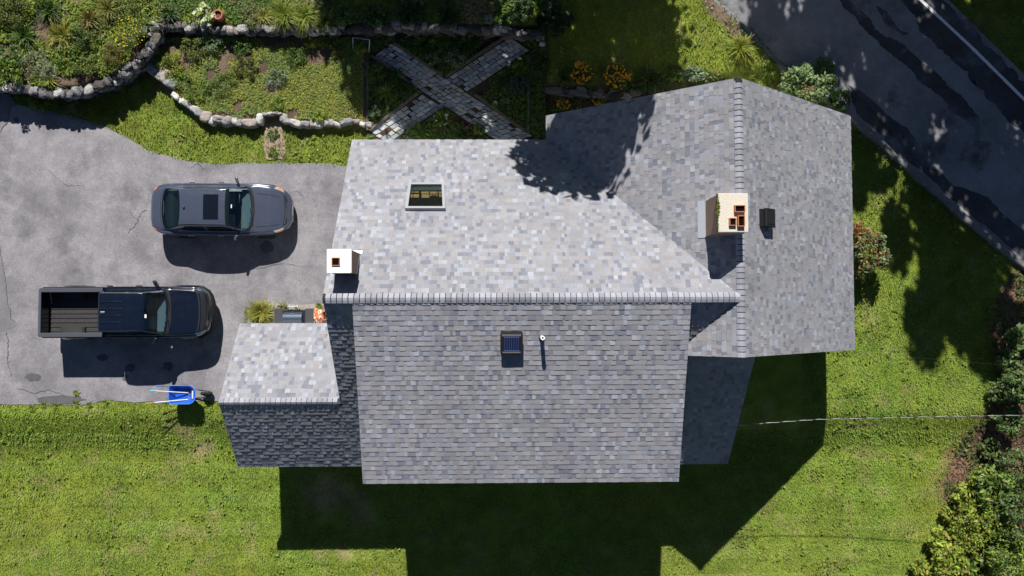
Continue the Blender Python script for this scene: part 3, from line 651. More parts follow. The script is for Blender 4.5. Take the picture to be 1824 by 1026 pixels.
def grass_clump(u, v, rpx, cols, label, n=90, tip=None, wd=.03, rise=.75, spread=1.0, flowers=None, group=None, cat='plant', name='grass_clump', h=.3):
    p = G(u, v, h); Lm = rpx / 51.0 * 1.05
    V, F, Cc = clump_arrays(n, Lm, cols, spread, wd, tip, rise)
    o = mkq(name, V, F, M['foliage'], cols=Cc, loc=p); props(o, label, cat, group)
    if flowers: flower_part(o, flowers[0], Lm * .8, flowers[1], Lm * .6, flowers[2])
    return o
FLM = {}
def flower_part(o, n, rad, col, z, size=.05):
    "single blossoms on a plant, each a part of its own"
    key = (tuple(col), size)
    if key not in FLM:
        FLM[key] = []
        for q in range(4):
            k = 7; t = Matrix.Rotation(random.uniform(-.5, .5), 3, 'X') @ Matrix.Rotation(random.uniform(-.5, .5), 3, 'Y'); sz = size * random.uniform(.75, 1.25)
            vs = [Vector((0, 0, .006))] + [t @ Vector((sz * .5 * math.cos(2 * math.pi * j / (2 * k)) * (1 if j % 2 else .55), sz * .5 * math.sin(2 * math.pi * j / (2 * k)) * (1 if j % 2 else .55), 0)) for j in range(2 * k)]
            cc = np.array(col) * random.uniform(.8, 1.15); me = bpy.data.meshes.new('flower'); me.from_pydata(vs, [], [(0, 1 + j, 1 + (j + 1) % (2 * k)) for j in range(2 * k)]); set_cols(me, np.tile(cc, (len(vs), 1))); me.materials.append(M['petal']); FLM[key].append(me)
    for i in range(n):
        a = random.uniform(0, 6.283); r = math.sqrt(random.random()) * rad; f = bpy.data.objects.new('flower', random.choice(FLM[key])); C.objects.link(f); f.parent = o
        f.location = (math.cos(a) * r, math.sin(a) * r, z * random.uniform(.75, 1.1)); f.rotation_euler = (0, 0, random.uniform(0, 6.28))
def shrub(u, v, rpx, hgt, cols, label, n=900, L=.09, W=.05, name='shrub', cat='shrub', group=None, flowers=None, lobes=6, ry=None, shell=.45, z=None, up=.5):
    p = G(u, v, hgt * .5); r = rpx / 51.0; ry = (ry or rpx) / 51.0
    blobs = [((0, 0, hgt * .45), (r * .62, ry * .62, hgt * .5))]
    for i in range(lobes):
        a = 2 * math.pi * i / lobes + random.uniform(-.4, .4); k = random.uniform(.45, .68); s = random.uniform(.26, .44)
        blobs.append(((math.cos(a) * r * k, math.sin(a) * ry * k, hgt * random.uniform(.35, .7)), (r * s, ry * s, hgt * random.uniform(.22, .36))))
    V, F, Cc = leaves(n, (0, 0, 0), None, L, W, cols, blobs=blobs, shell=shell, up=up)
    o = mkq(name, V, F, M['foliage'], cols=Cc, loc=p); props(o, label, cat, group)
    m = MB()
    for i in range(5):
        a = random.uniform(0, 6.28); m.tube([(0, 0, -.05), (math.cos(a) * r * .25, math.sin(a) * ry * .25, hgt * .35), (math.cos(a) * r * .5, math.sin(a) * ry * .5, hgt * .6)], [.018, .012, .005], 5)
    m.build('stem', M['bark'], o)
    if flowers: flower_part(o, flowers[0], r * .85, flowers[1], hgt * .95, flowers[2])
    return o
# ------------------------------------------------------------ vehicles
def paint(name, col, flake=.35):
    m, t, b = new_mat(name); b.inputs['Base Color'].default_value = (*col, 1); b.inputs['Metallic'].default_value = flake; b.inputs['Roughness'].default_value = .34
    b.inputs['Coat Weight'].default_value = 1.0; b.inputs['Coat Roughness'].default_value = .06
    tc = t.nodes.new('ShaderNodeTexCoord'); n = t.nodes.new('ShaderNodeTexNoise'); n.inputs['Scale'].default_value = 5; n.inputs['Detail'].default_value = 8; t.links.new(tc.outputs['Object'], n.inputs['Vector'])
    mr = t.nodes.new('ShaderNodeMapRange'); mr.inputs[1].default_value = .35; mr.inputs[2].default_value = .7; mr.inputs[3].default_value = .16; mr.inputs[4].default_value = .28; t.links.new(n.outputs[0], mr.inputs[0]); t.links.new(mr.outputs[0], b.inputs['Roughness'])
    return m
M['grey_paint'] = paint('graphite_car_paint', (.076, .091, .13), .3)
M['navy_paint'] = paint('black_blue_truck_paint', (.004, .0075, .017), .0)
M['glass'] = plain('car_glass', (.022, .045, .055), .04, spec=.8)
M['glass_dark'] = plain('dark_car_glass', (.008, .014, .013), .05, spec=.6)
M['sunroof'] = plain('sunroof_glass', (.006, .009, .014), .12)
M['lamp_amber'] = plain('amber_lamp', (.75, .22, .03), .2)
M['lamp_red'] = plain('red_lamp', (.4, .02, .02), .2)
M['lamp_clear'] = plain('headlamp_lens', (.5, .48, .42), .15, .3)
M['seam'] = plain('panel_gap', (.008, .008, .01), .8)
class Loft:
    """car body surface: x runs nose (+) to tail (-); tables of half profiles. S(x, s), s in [-K, K], 0 = centre line"""
    def __init__(s, xs, prof):
        s.xs = np.array(xs, float); s.p = np.array(prof, float); s.K = s.p.shape[1] - 1     # stations, points (bottom..centre), (y,z)
        # smooth along x on a fine grid
        fx = np.linspace(s.xs[0], s.xs[-1], 240); q = np.empty((240, s.p.shape[1], 2))
        for j in range(s.p.shape[1]):
            for c in range(2): q[:, j, c] = np.interp(fx, s.xs, s.p[:, j, c])
        for _ in range(7): q[1:-1] = .25 * q[:-2] + .5 * q[1:-1] + .25 * q[2:]
        s.fx = fx; s.q = q
    def S(s, x, u):
        side = 1 if u >= 0 else -1; k = s.K - abs(u)          # index from bottom
        k = min(max(k, 0), s.K - 1e-6); x = min(max(x, s.fx[0]), s.fx[-1]); fi = (x - s.fx[0]) / (s.fx[-1] - s.fx[0]) * 239; i = min(int(fi), 238); a = fi - i
        row = s.q[i] * (1 - a) + s.q[i + 1] * a; j = int(k); b = k - j
        g = lambda n: row[n] if 0 <= n <= s.K else (row[0] * 2 - row[1] if n < 0 else np.array([-row[s.K - 1][0], row[s.K - 1][1]]))
        p0, p1, p2, p3 = g(j - 1), g(j), g(j + 1), g(j + 2); tn = .5
        m1 = (p2 - p0) * tn; m2 = (p3 - p1) * tn
        y, z = (2 * b**3 - 3 * b**2 + 1) * p1 + (b**3 - 2 * b**2 + b) * m1 + (-2 * b**3 + 3 * b**2) * p2 + (b**3 - b**2) * m2
        return Vector((x, side * max(y, 0 if j >= s.K - 1 else y), z))
    def N(s, x, u):
        e = .02; a = s.S(x + e, u) - s.S(x - e, u); b = s.S(x, u + e) - s.S(x, u - e); n = a.cross(b); n.normalize()
        c = s.S(x, u) - Vector((x, 0, .7)); return n if n.dot(c) > 0 else -n
    def patch(s, xf, us, nx=14, off=.004):
        "xf(u) -> (x0, x1); us = list of u"
        vs = []; 
        for u in us:
            x0, x1 = xf(u)
            for i in range(nx + 1):
                x = x0 + (x1 - x0) * i / nx; vs.append(s.S(x, u) + s.N(x, u) * off)
        fs = []; w_ = nx + 1
        for a in range(len(us) - 1):
            for i in range(nx): fs.append((a * w_ + i, a * w_ + i + 1, (a + 1) * w_ + i + 1, (a + 1) * w_ + i))
        return vs, fs
def loft_patch(name, lo, xf, us, mat, parent, nx=14, off=.004):
    v, f = lo.patch(xf, us, nx, off); m = MB(); m.add(v, f)
    o = mk(name, m.v, m.f, mat, parent, smooth=True)
    me = o.data; up = sum((p.normal.dot(lo.N(p.center.x, 0) if False else (p.center - Vector((p.center.x, 0, .6)))) for p in me.polygons))
    if up < 0: me.flip_normals()
    return o
def car_glass(name, tint, refl=.1):
    m, t, b = new_mat(name); tr = t.nodes.new('ShaderNodeBsdfTransparent'); tr.inputs[0].default_value = (*tint, 1); gl = t.nodes.new('ShaderNodeBsdfGlossy'); gl.inputs['Roughness'].default_value = .03
    ms = t.nodes.new('ShaderNodeMixShader'); ms.inputs[0].default_value = refl; t.links.new(tr.outputs[0], ms.inputs[1]); t.links.new(gl.outputs[0], ms.inputs[2]); t.links.new(ms.outputs[0], t.nodes['Material Output'].inputs[0]); return m
M['screen'] = car_glass('windscreen_glass', (.72, .9, .93))
M['screen_dark'] = car_glass('rear_glass', (.2, .3, .26))
M['cabin'] = plain('cabin_dark', (.02, .022, .024), .8)
M['dash'] = plain('dashboard', (.075, .1, .11), .7)
M['seat'] = plain('seat_cloth', (.3, .36, .38), .9, noise=.1, nscale=20)
def cabin(r, xd0, xd1, zd, hw, xs, zs_, ztop, drv, xr=None):
    "dashboard, steering wheel and seats seen through the windscreen"
    MB().box((xs - 1.0 if xr is None else xr, -hw, .4), (xd1 - .05, hw, .45)).build('cabin_floor', M['cabin'], r)
    MB().box((xd0, -hw, zd - .18), (xd1, hw, zd), bev=.05).build('dashboard', M['dash'], r)
    for s in (-1, 1):
        m = MB(); m.box((xs - .06, s * .38 - .24, .45), (xs + .12, s * .38 + .24, ztop), bev=.05); m.box((xs + .05, s * .38 - .25, .45), (xs + .52, s * .38 + .25, .62), bev=.05); m.box((xs - .04, s * .38 - .12, ztop - .02), (xs + .07, s * .38 + .12, ztop + .14), bev=.04); m.build('seat', M['seat'], r)
    m = MB(); n = 22; c = Vector((xd0 - .06, drv * .38, zd + .0)); a1 = Vector((0, 1, 0)); a2 = Vector((.35, 0, .94)); m.tube([c + (a1 * math.cos(2 * math.pi * k / n) + a2 * math.sin(2 * math.pi * k / n)) * .18 for k in range(n + 1)], .016, 6, caps=False); m.tube([c - a1 * .17, c + a1 * .17], .018, 6); m.build('steering_wheel', M['dash'], r)
def body_mesh(lo, nx=110, nu=16, holes=()):
    us = np.concatenate([np.linspace(-lo.K, lo.K, 2 * lo.K * 4 + 1)]); xs = np.linspace(lo.fx[0], lo.fx[-1], nx); m = MB(); vs = [lo.S(x, u) for x in xs for u in us]; w_ = len(us)
    fs = [(i * w_ + j, i * w_ + j + 1, (i + 1) * w_ + j + 1, (i + 1) * w_ + j) for i in range(nx - 1) for j in range(w_ - 1) if not any(h((xs[i] + xs[i + 1]) / 2, (us[j] + us[j + 1]) / 2) for h in holes)]
    fs.append(tuple(range(w_))); fs.append(tuple((nx - 1) * w_ + j for j in range(w_))[::-1]); fs += []
    m.add(vs, fs); return m
def wheel(parent, x, y, r, wd):
    m = MB(); n = 28; prof = [(r * .66, -wd / 2), (r * .93, -wd / 2), (r, -wd * .36), (r, wd * .36), (r * .93, wd / 2), (r * .66, wd / 2)]
    vs = []
    for k in range(n):
        a = 2 * math.pi * k / n
        for rr, yy in prof: vs.append((rr * math.cos(a), yy, rr * math.sin(a)))
    q = len(prof); fs = [(k * q + i, k * q + i + 1, ((k + 1) % n) * q + i + 1, ((k + 1) % n) * q + i) for k in range(n) for i in range(q - 1)]
    m.add(vs, fs); wo = empty('wheel', (x, y, r)); wo.parent = parent
    m.build('tyre', M['rubber'], wo, smooth=True)
    m = MB(); s = 1 if y > 0 else -1
    m.tube([(0, s * wd * .2, 0), (0, s * wd * .3, 0)], r * .68, 24)
    for k in range(5):
        a = 2 * math.pi * k / 5; m.box((0, -.02, -.03), (r * .64, .03, .03), M=Matrix.Translation((0, s * wd * .34, 0)) @ Matrix.Rotation(a, 4, 'Y'))
    m.build('rim', M['greymetal'], wo)
def mirror(parent, x, y, z, s, mat, L=.1, W=.21, H=.15, sweep=.06):
    m = MB(); bm = bmesh.new(); bmesh.ops.create_cube(bm, size=1); bmesh.ops.bevel(bm, geom=bm.edges[:], offset=.28, segments=3, affect='EDGES', profile=.6)
    for v in bm.verts: v.co = Vector((x + v.co.x * L - abs(v.co.y + .5 * s) * sweep, y + s * W * .5 + v.co.y * W, z + v.co.z * H))
    bm.verts.index_update(); m.add([v.co.copy() for v in bm.verts], [[v.index for v in f.verts] for f in bm.faces]); bm.free()
    m.tube([(x + .02, y - s * .06, z - .05), (x, y + s * .05, z - .03)], .03, 8)
    return m.build('side_mirror', mat, parent, smooth=True)

# --- sedan; local x forward, origin at its centre on the ground
def sedan():
    cx, cy = -9.425, 3.59
    r = empty('sedan_car', (cx, cy, .008), R(-.3), 'dark grey saloon with a sunroof parked on the driveway', 'car')
    r.scale.x = .983
    # bottom, sill, mid, belt-, belt, glass foot, glass head, roof edge, roof mid, centre   (y, z)
    def st(hw, zb, gw, rw, zr, zlow=.26):
        return [(hw * .9, zlow), (hw * .97, zlow + .12), (hw, (zlow + zb) / 2 + .03), (hw * .985, zb - .08), (hw * .95, zb), (gw, zb + .02 if zr > zb + .06 else zb + .012), (rw + .035, zr - .075 if zr > zb + .14 else zb + (zr - zb) * .5), (rw * .9, zr - .022 if zr > zb + .06 else zr - .012), (rw * .5, zr - .004), (0, zr)]
    X = [2.375, 2.33, 2.22, 2.0, 1.7, 1.3, 1.12, 1.0, .75, .4, .15, -.4, -.9, -1.2, -1.4, -1.65, -1.9, -2.08, -2.22, -2.32, -2.385]
    T = [st(.36, .56, .34, .28, .58, .36), st(.52, .62, .48, .42, .645, .3), st(.66, .69, .57, .5, .715, .25), st(.785, .775, .68, .61, .81, .22), st(.86, .85, .76, .69, .9, .2), st(.9, .9, .8, .73, .965, .2),
         st(.905, .915, .8, .74, 1.0, .2), st(.905, .92, .79, .74, 1.05, .2), st(.905, .925, .77, .69, 1.23, .2), st(.905, .935, .755, .6, 1.415, .2), st(.905, .94, .75, .58, 1.46, .2), st(.905, .955, .75, .58, 1.475, .2),
         st(.9, .97, .74, .57, 1.45, .2), st(.9, .975, .735, .58, 1.38, .2), st(.895, .98, .74, .61, 1.29, .2), st(.885, .985, .74, .66, 1.15, .22), st(.865, .985, .74, .68, 1.045, .25), st(.81, .98, .69, .62, 1.035, .28), st(.7, .96, .58, .52, 1.025, .34), st(.62, .91, .5, .45, .97, .4), st(.4, .82, .33, .3, .86, .45)]
    lo = Loft(X[::-1], T[::-1]); K = lo.K
    body_mesh(lo, 150, holes=(lambda x, u: abs(u) < 2.5 and .42 + .005 * u * u < x < 1.1 - .03 * u * u, lambda x, u: abs(u) < 2.4 and -1.87 + .022 * u * u < x < -1.24 - .012 * u * u)).build('body', M['grey_paint'], r, smooth=True)
    cabin(r, .72, 1.12, .9, .68, -.12, .9, 1.08, 1, -2.0)
    MB().box((-1.9, -.62, .9), (-1.25, .62, .95), bev=.02).build('parcel_shelf', M['dash'], r)
    MB().box((-1.25, -.6, .45), (-1.08, .6, 1.12), bev=.06).build('rear_seat', M['seat'], r)
    U = np.linspace(-2.75, 2.75, 17)
    loft_patch('windscreen', lo, lambda u: (.36 + .015 * u * u * .3, 1.16 - .030 * u * u), U, M['screen'], r, off=.005)
    loft_patch('tint_band', lo, lambda u: (.35 + .015 * u * u * .3, .47), np.linspace(-2.6, 2.6, 13), M['glass_dark'], r, nx=4, off=.008)
    loft_patch('rear_window', lo, lambda u: (-1.93 + .022 * u * u, -1.18 - .012 * u * u), np.linspace(-2.6, 2.6, 17), M['screen_dark'], r, off=.005)
    loft_patch('sunroof', lo, lambda u: (-.36, .14), np.linspace(-1.5, 1.5, 9), M['sunroof'], r, off=.006)
    for s in (-1, 1):
        us = np.linspace(3.2, 3.98, 5) * s
        loft_patch('side_window', lo, lambda u: (-.33, .72 - (4 - abs(u)) * .45), us, M['glass_dark'], r)
        loft_patch('side_window', lo, lambda u: (-1.28 + (4 - abs(u)) * .28, -.41), us, M['glass_dark'], r)
        loft_patch('window_trim', lo, lambda u: (-1.36, .78), np.linspace(4.0, 4.13, 3) * s, M['chrome'], r, nx=24, off=.006)
        loft_patch('headlight', lo, lambda u: (1.83 + .05 * (abs(u) - 4), 2.22 - .02 * abs(u)), np.linspace(3.6, 5.35, 7) * s, M['lamp_clear'], r, off=.006)
        loft_patch('indicator', lo, lambda u: (1.95, 2.1), np.linspace(4.5, 5.1, 4) * s, M['lamp_amber'], r, nx=5, off=.01)
        loft_patch('tail_light', lo, lambda u: (-2.24, -2.12), np.linspace(4.5, 5.9, 6) * s, M['lamp_amber'] , r, nx=5, off=.006)
        mirror(r, .63, s * .88, 1.0, s, M['grey_paint'], .09, .2, .14)
        for x in (.02, -.98): MB().box((x - .1, s * .905 - .012, .83), (x + .1, s * .905 + .022, .86), bev=.008).build('door_handle', M['chrome'], r)
        for x in (1.42, -1.36): wheel(r, x, s * .79, .33, .23)
        loft_patch('hood_seam', lo, lambda u: (1.2, 2.05), np.linspace(4.05, 4.12, 2) * s, M['seam'], r, nx=20, off=.003)
        loft_patch('roof_seam', lo, lambda u: (-1.15, .33), np.linspace(2.62, 2.7, 2) * s, M['seam'], r, nx=20, off=.003)
        loft_patch('hood_crease', lo, lambda u: (1.25, 2.0), (np.array([1.5, 1.62, 1.74]) * s), M['grey_paint'], r, nx=14, off=.012)
    loft_patch('cowl', lo, lambda u: (1.14 - .030 * u * u, 1.215 - .03 * u * u), np.linspace(-3.0, 3.0, 13), M['blackplastic'], r, nx=3, off=.008)
    loft_patch('trunk_seam', lo, lambda u: (-1.985 + .02 * u * u, -1.97 + .02 * u * u), np.linspace(-3, 3, 13), M['seam'], r, nx=1, off=.003)
    loft_patch('grille', lo, lambda u: (2.17 - .012 * u * u, 2.3 - .02 * u * u), np.linspace(-2.2, 2.2, 11), M['blackplastic'], r, nx=4, off=.006)
    loft_patch('grille_trim', lo, lambda u: (2.2 - .014 * u * u, 2.235 - .014 * u * u), np.linspace(-2.0, 2.0, 11), M['chrome'], r, nx=2, off=.014)
    MB().box((-1.06, -.03, 1.455), (-.98, .03, 1.485), bev=.01).build('antenna', M['grey_paint'], r)
    for y0, y1, xx in ((-.55, .02, 1.13), (.05, .6, 1.1)):
        MB().tube([(xx + .03, y0, 1.015), (xx, (y0 + y1) / 2, 1.035), (xx - .05, y1, 1.05)], .012, 5).build('wiper', M['blackplastic'], r)
    MB().box((.52, -.02, 1.335), (.56, .1, 1.345)).build('toll_tag', M['white'], r)
    MB().box((2.34, -.16, .42), (2.385, .16, .52), bev=.01).build('number_plate', M['white'], r)
    return r
sedan()

# --- pickup truck
def pickup():
    cx, cy = -12.55, .11
    r = empty('pickup_truck', (cx, cy, .008), R(.0), 'black pickup truck with an empty open bed parked on the driveway', 'truck')
    def st(hw, zb, gw, rw, zr, zlow=.42):
        tall = zr > zb + .2
        return [(hw * .9, zlow), (hw * .97, zlow + .1), (hw, (zlow + zb) / 2 + .03), (hw * .99, zb - .08), (hw * .965, zb), (gw, zb + .025 if tall else zb + .015), (rw + .03, zr - .07 if tall else zb + (zr - zb) * .6), (rw * .95, zr - .012), (rw * .55, zr), (0, zr + .004)]
    X = [2.84, 2.81, 2.74, 2.6, 2.35, 1.9, 1.62, 1.5, 1.36, 1.15, .96, .8, .4, -.2, -.46, -.53, -.55]
    T = [st(.3, .8, .25, .22, .84, .5), st(.52, .88, .46, .42, .93, .42), st(.69, .95, .61, .56, 1.01, .4), st(.82, 1.01, .73, .67, 1.09, .4), st(.91, 1.06, .81, .75, 1.14, .42), st(.93, 1.1, .83, .78, 1.18, .42), st(.93, 1.12, .83, .79, 1.205, .42), st(.93, 1.13, .83, .79, 1.235, .42),
         st(.93, 1.13, .82, .745, 1.36, .42), st(.93, 1.135, .81, .69, 1.56, .42), st(.93, 1.14, .8, .65, 1.715, .42), st(.93, 1.14, .8, .64, 1.755, .42), st(.93, 1.15, .8, .64, 1.785, .42), st(.93, 1.15, .8, .65, 1.785, .42), st(.925, 1.15, .8, .65, 1.75, .42), st(.92, 1.15, .8, .64, 1.7, .42), st(.91, 1.15, .79, .63, 1.62, .42)]
    lo = Loft(X[::-1], T[::-1])
    body_mesh(lo, 150, holes=(lambda x, u: abs(u) < 2.55 and .98 + .005 * u * u < x < 1.5 - .022 * u * u,)).build('cab', M['navy_paint'], r, smooth=True)
    cabin(r, 1.12, 1.52, 1.06, .72, .42, 1.0, 1.28, 1, -.5)
    U = np.linspace(-2.8, 2.8, 17)
    loft_patch('windscreen', lo, lambda u: (.9 + .01 * u * u * .3, 1.57 - .022 * u * u), U, M['screen'], r, off=.006)
    loft_patch('cowl', lo, lambda u: (1.56 - .022 * u * u, 1.66 - .022 * u * u), np.linspace(-3.2, 3.2, 13), M['blackplastic'], r, nx=3, off=.008)
    for s in (-1, 1):
        us = np.linspace(3.2, 3.98, 5) * s
        loft_patch('side_window', lo, lambda u: (.4, 1.2 - (4 - abs(u)) * .42), us, M['glass_dark'], r)
        loft_patch('side_window', lo, lambda u: (-.42, .3), us, M['glass_dark'], r)
        loft_patch('headlight', lo, lambda u: (2.42 + .03 * (abs(u) - 4), 2.72 - .02 * abs(u - 4 * s)), np.linspace(3.3, 5.2, 7) * s, M['chrome'], r, off=.008)
        mirror(r, 1.22, s * .9, 1.28, s, M['navy_paint'], .11, .22, .2, .1)
        for x in (.5, -.48): MB().box((x - .1, s * .93 - .012, .99), (x + .1, s * .93 + .03, 1.03), bev=.01).build('door_handle', M['blackplastic'], r)
        for x in (1.93, -1.75): wheel(r, x, s * .8, .385, .26)
        loft_patch('hood_seam', lo, lambda u: (1.68, 2.6), np.linspace(3.85, 3.93, 2) * s, M['seam'], r, nx=20, off=.003)
        loft_patch('hood_crease', lo, lambda u: (1.75, 2.5 - .05 * abs(u)), np.array([1.85, 2.0, 2.15]) * s, M['navy_paint'], r, nx=14, off=.02)
        # wheel-arch flares
        for x in (1.93, -1.75):
            m = MB(); n = 14; vs = []
            for k in range(n + 1):
                a = math.pi * k / n; c_, q_ = math.cos(a), math.sin(a)
                for rr, yy in ((.56, .9), (.5, .965), (.44, .955), (.42, .9)): vs.append((x + rr * c_, s * yy, .42 + rr * q_ * 1.0))
            fs = [(k * 4 + e, k * 4 + e + 1, k * 4 + e + 5, k * 4 + e + 4) for k in range(n) for e in range(3)]
            m.add(vs, fs); m.build('wheel_arch', M['navy_paint'], r, smooth=True)
    for y in (-.36, -.12, .12, .36):
        m = MB(); vs = []; L0, L1 = -.42, .3
        m.box((L0, y - .022, 1.784), (L1, y + .022, 1.8), bev=.008); m.build('roof_rib', M['navy_paint'], r, smooth=True)
    loft_patch('roof_seam', lo, lambda u: (-.5, .88), np.linspace(2.3, 2.38, 2), M['seam'], r, nx=16, off=.004)
    loft_patch('roof_seam', lo, lambda u: (-.5, .88), np.linspace(-2.38, -2.3, 2), M['seam'], r, nx=16, off=.004)
    loft_patch('hood_lip', lo, lambda u: (2.53 - .02 * u * u, 2.57 - .02 * u * u), np.linspace(-3.0, 3.0, 13), M['seam'], r, nx=1, off=.004)
    loft_patch('grille', lo, lambda u: (2.6 - .012 * u * u, 2.74 - .012 * u * u), np.linspace(-2.7, 2.7, 11), M['blackplastic'], r, nx=4, off=.008)
    m = MB(); m.box((2.755, -.075, .9), (2.785, .075, .935)); m.box((2.75, -.03, .885), (2.79, .03, .95)); m.build('gold_emblem', plain('gold_emblem', (.5, .36, .1), .3, .8), r)
    m = MB().box((-.38, -.035, 1.79), (-.24, .035, 1.82), bev=.014); m.build('antenna_fin', M['greymetal'], r)
    m = MB(); pl = [(2.3, .93), (2.5, .9), (2.66, .8), (2.78, .62), (2.85, .36), (2.875, .1)]; pl = [(x, -y) for x, y in pl] + [(x, y) for x, y in pl[::-1]]; vs = []
    for x, y in pl:
        k = Vector((x - 1.9, y, 0)).normalized() * .09; vs += [(x, y, .45), (x + k.x * .3, y + k.y * .3, .6), (x, y, .76), (x - k.x, y - k.y, .77), (x - k.x, y - k.y, .45)]
    m.add(vs, [(i * 5 + e, i * 5 + (e + 1) % 5, i * 5 + 5 + (e + 1) % 5, i * 5 + 5 + e) for i in range(len(pl) - 1) for e in range(5)]); m.build('front_bumper', M['blackplastic'], r, smooth=True)
    # bed
    r.scale.y = .94; bx0, bx1, bz = -2.65, -.58, .82
    inner = .72; m = MB()
    for s in (-1, 1):
        y0, y1 = sorted((s * inner, s * .865)); m.box((bx0 + .1, min(s * inner, s * .9), .5), (bx1 + .02, max(s * inner, s * .9), 1.3), bev=.03)
    m.box((bx1 - .06, -.75, .5), (bx1, .75, 1.3), bev=.015)
    bo = m.build('bed', M['navy_paint'], r)
    for s in (-1, 1): MB().box((bx0 + .02, s * .79 - .075, 1.3), (bx1 + .02, s * .79 + .075, 1.325), bev=.01).build('bed_rail', plain('grey_rail', (.06, .064, .08), .5), bo)
    m = MB(); m.box((bx0, -.84, .5), (bx0 + .09, .84, 1.3), bev=.03); tg = m.build('tailgate', M['navy_paint'], r)
    MB().box((bx0 - .01, -.83, 1.3), (bx0 + .075, .83, 1.328), bev=.012).build('tailgate_cap', plain('grey_cap', (.07, .078, .098), .45), tg)
    m = MB(); m.box((bx0 + .08, -inner, .7), (bx1 - .05, inner, bz - .012))
    for i in range(9):
        y = -.64 + i * .16; m.box((bx0 + .1, y - .045, bz - .012), (bx1 - .07, y + .045, bz + .008), bev=.006)
    m.build('bed_floor', plain('bed_liner', (.03, .028, .028), .7, noise=.2, nscale=8), bo)
    for s in (-1, 1):
        m = MB(); n = 10; vs = []
        for k in range(n + 1):
            a = math.pi * k / n; vs += [(-1.75 + .42 * math.cos(a), s * inner, bz - .02 + .22 * math.sin(a) ** .6), (-1.75 + .42 * math.cos(a), s * (inner - .2), bz - .02 + .22 * math.sin(a) ** .6)]
        m.add(vs, [(k * 2, k * 2 + 1, k * 2 + 3, k * 2 + 2) for k in range(n)] + [tuple(range(1, 2 * n + 2, 2))]); m.build('wheel_well', plain('well_liner', (.03, .029, .028), .7), bo)
        MB().box((bx0 + .01, s * .78 - .07, .95), (bx0 + .06, s * .78 + .085, 1.28), bev=.02).build('tail_light', M['lamp_red'], r)
    MB().box((bx1 - .085, .02, 1.2), (bx1 - .062, .4, 1.235)).build('brake_lamp', plain('pink_red_lamp', (.75, .1, .22), .3), r)
    MB().box((bx0 - .05, -.8, .45), (bx0 + .04, .8, .62), bev=.03).build('rear_bumper', M['greymetal'], r)
    for y0, y1 in ((-.6, .0), (.05, .64)):
        MB().tube([(1.6, y0, 1.235), (1.57, (y0 + y1) / 2, 1.255), (1.5, y1, 1.275)], .014, 5).build('wiper', M['blackplastic'], r)
    m = MB().box((1.0, -.2, 1.69), (1.06, -.08, 1.7)); m.build('toll_tag', M['white'], r)
    return r
pickup()

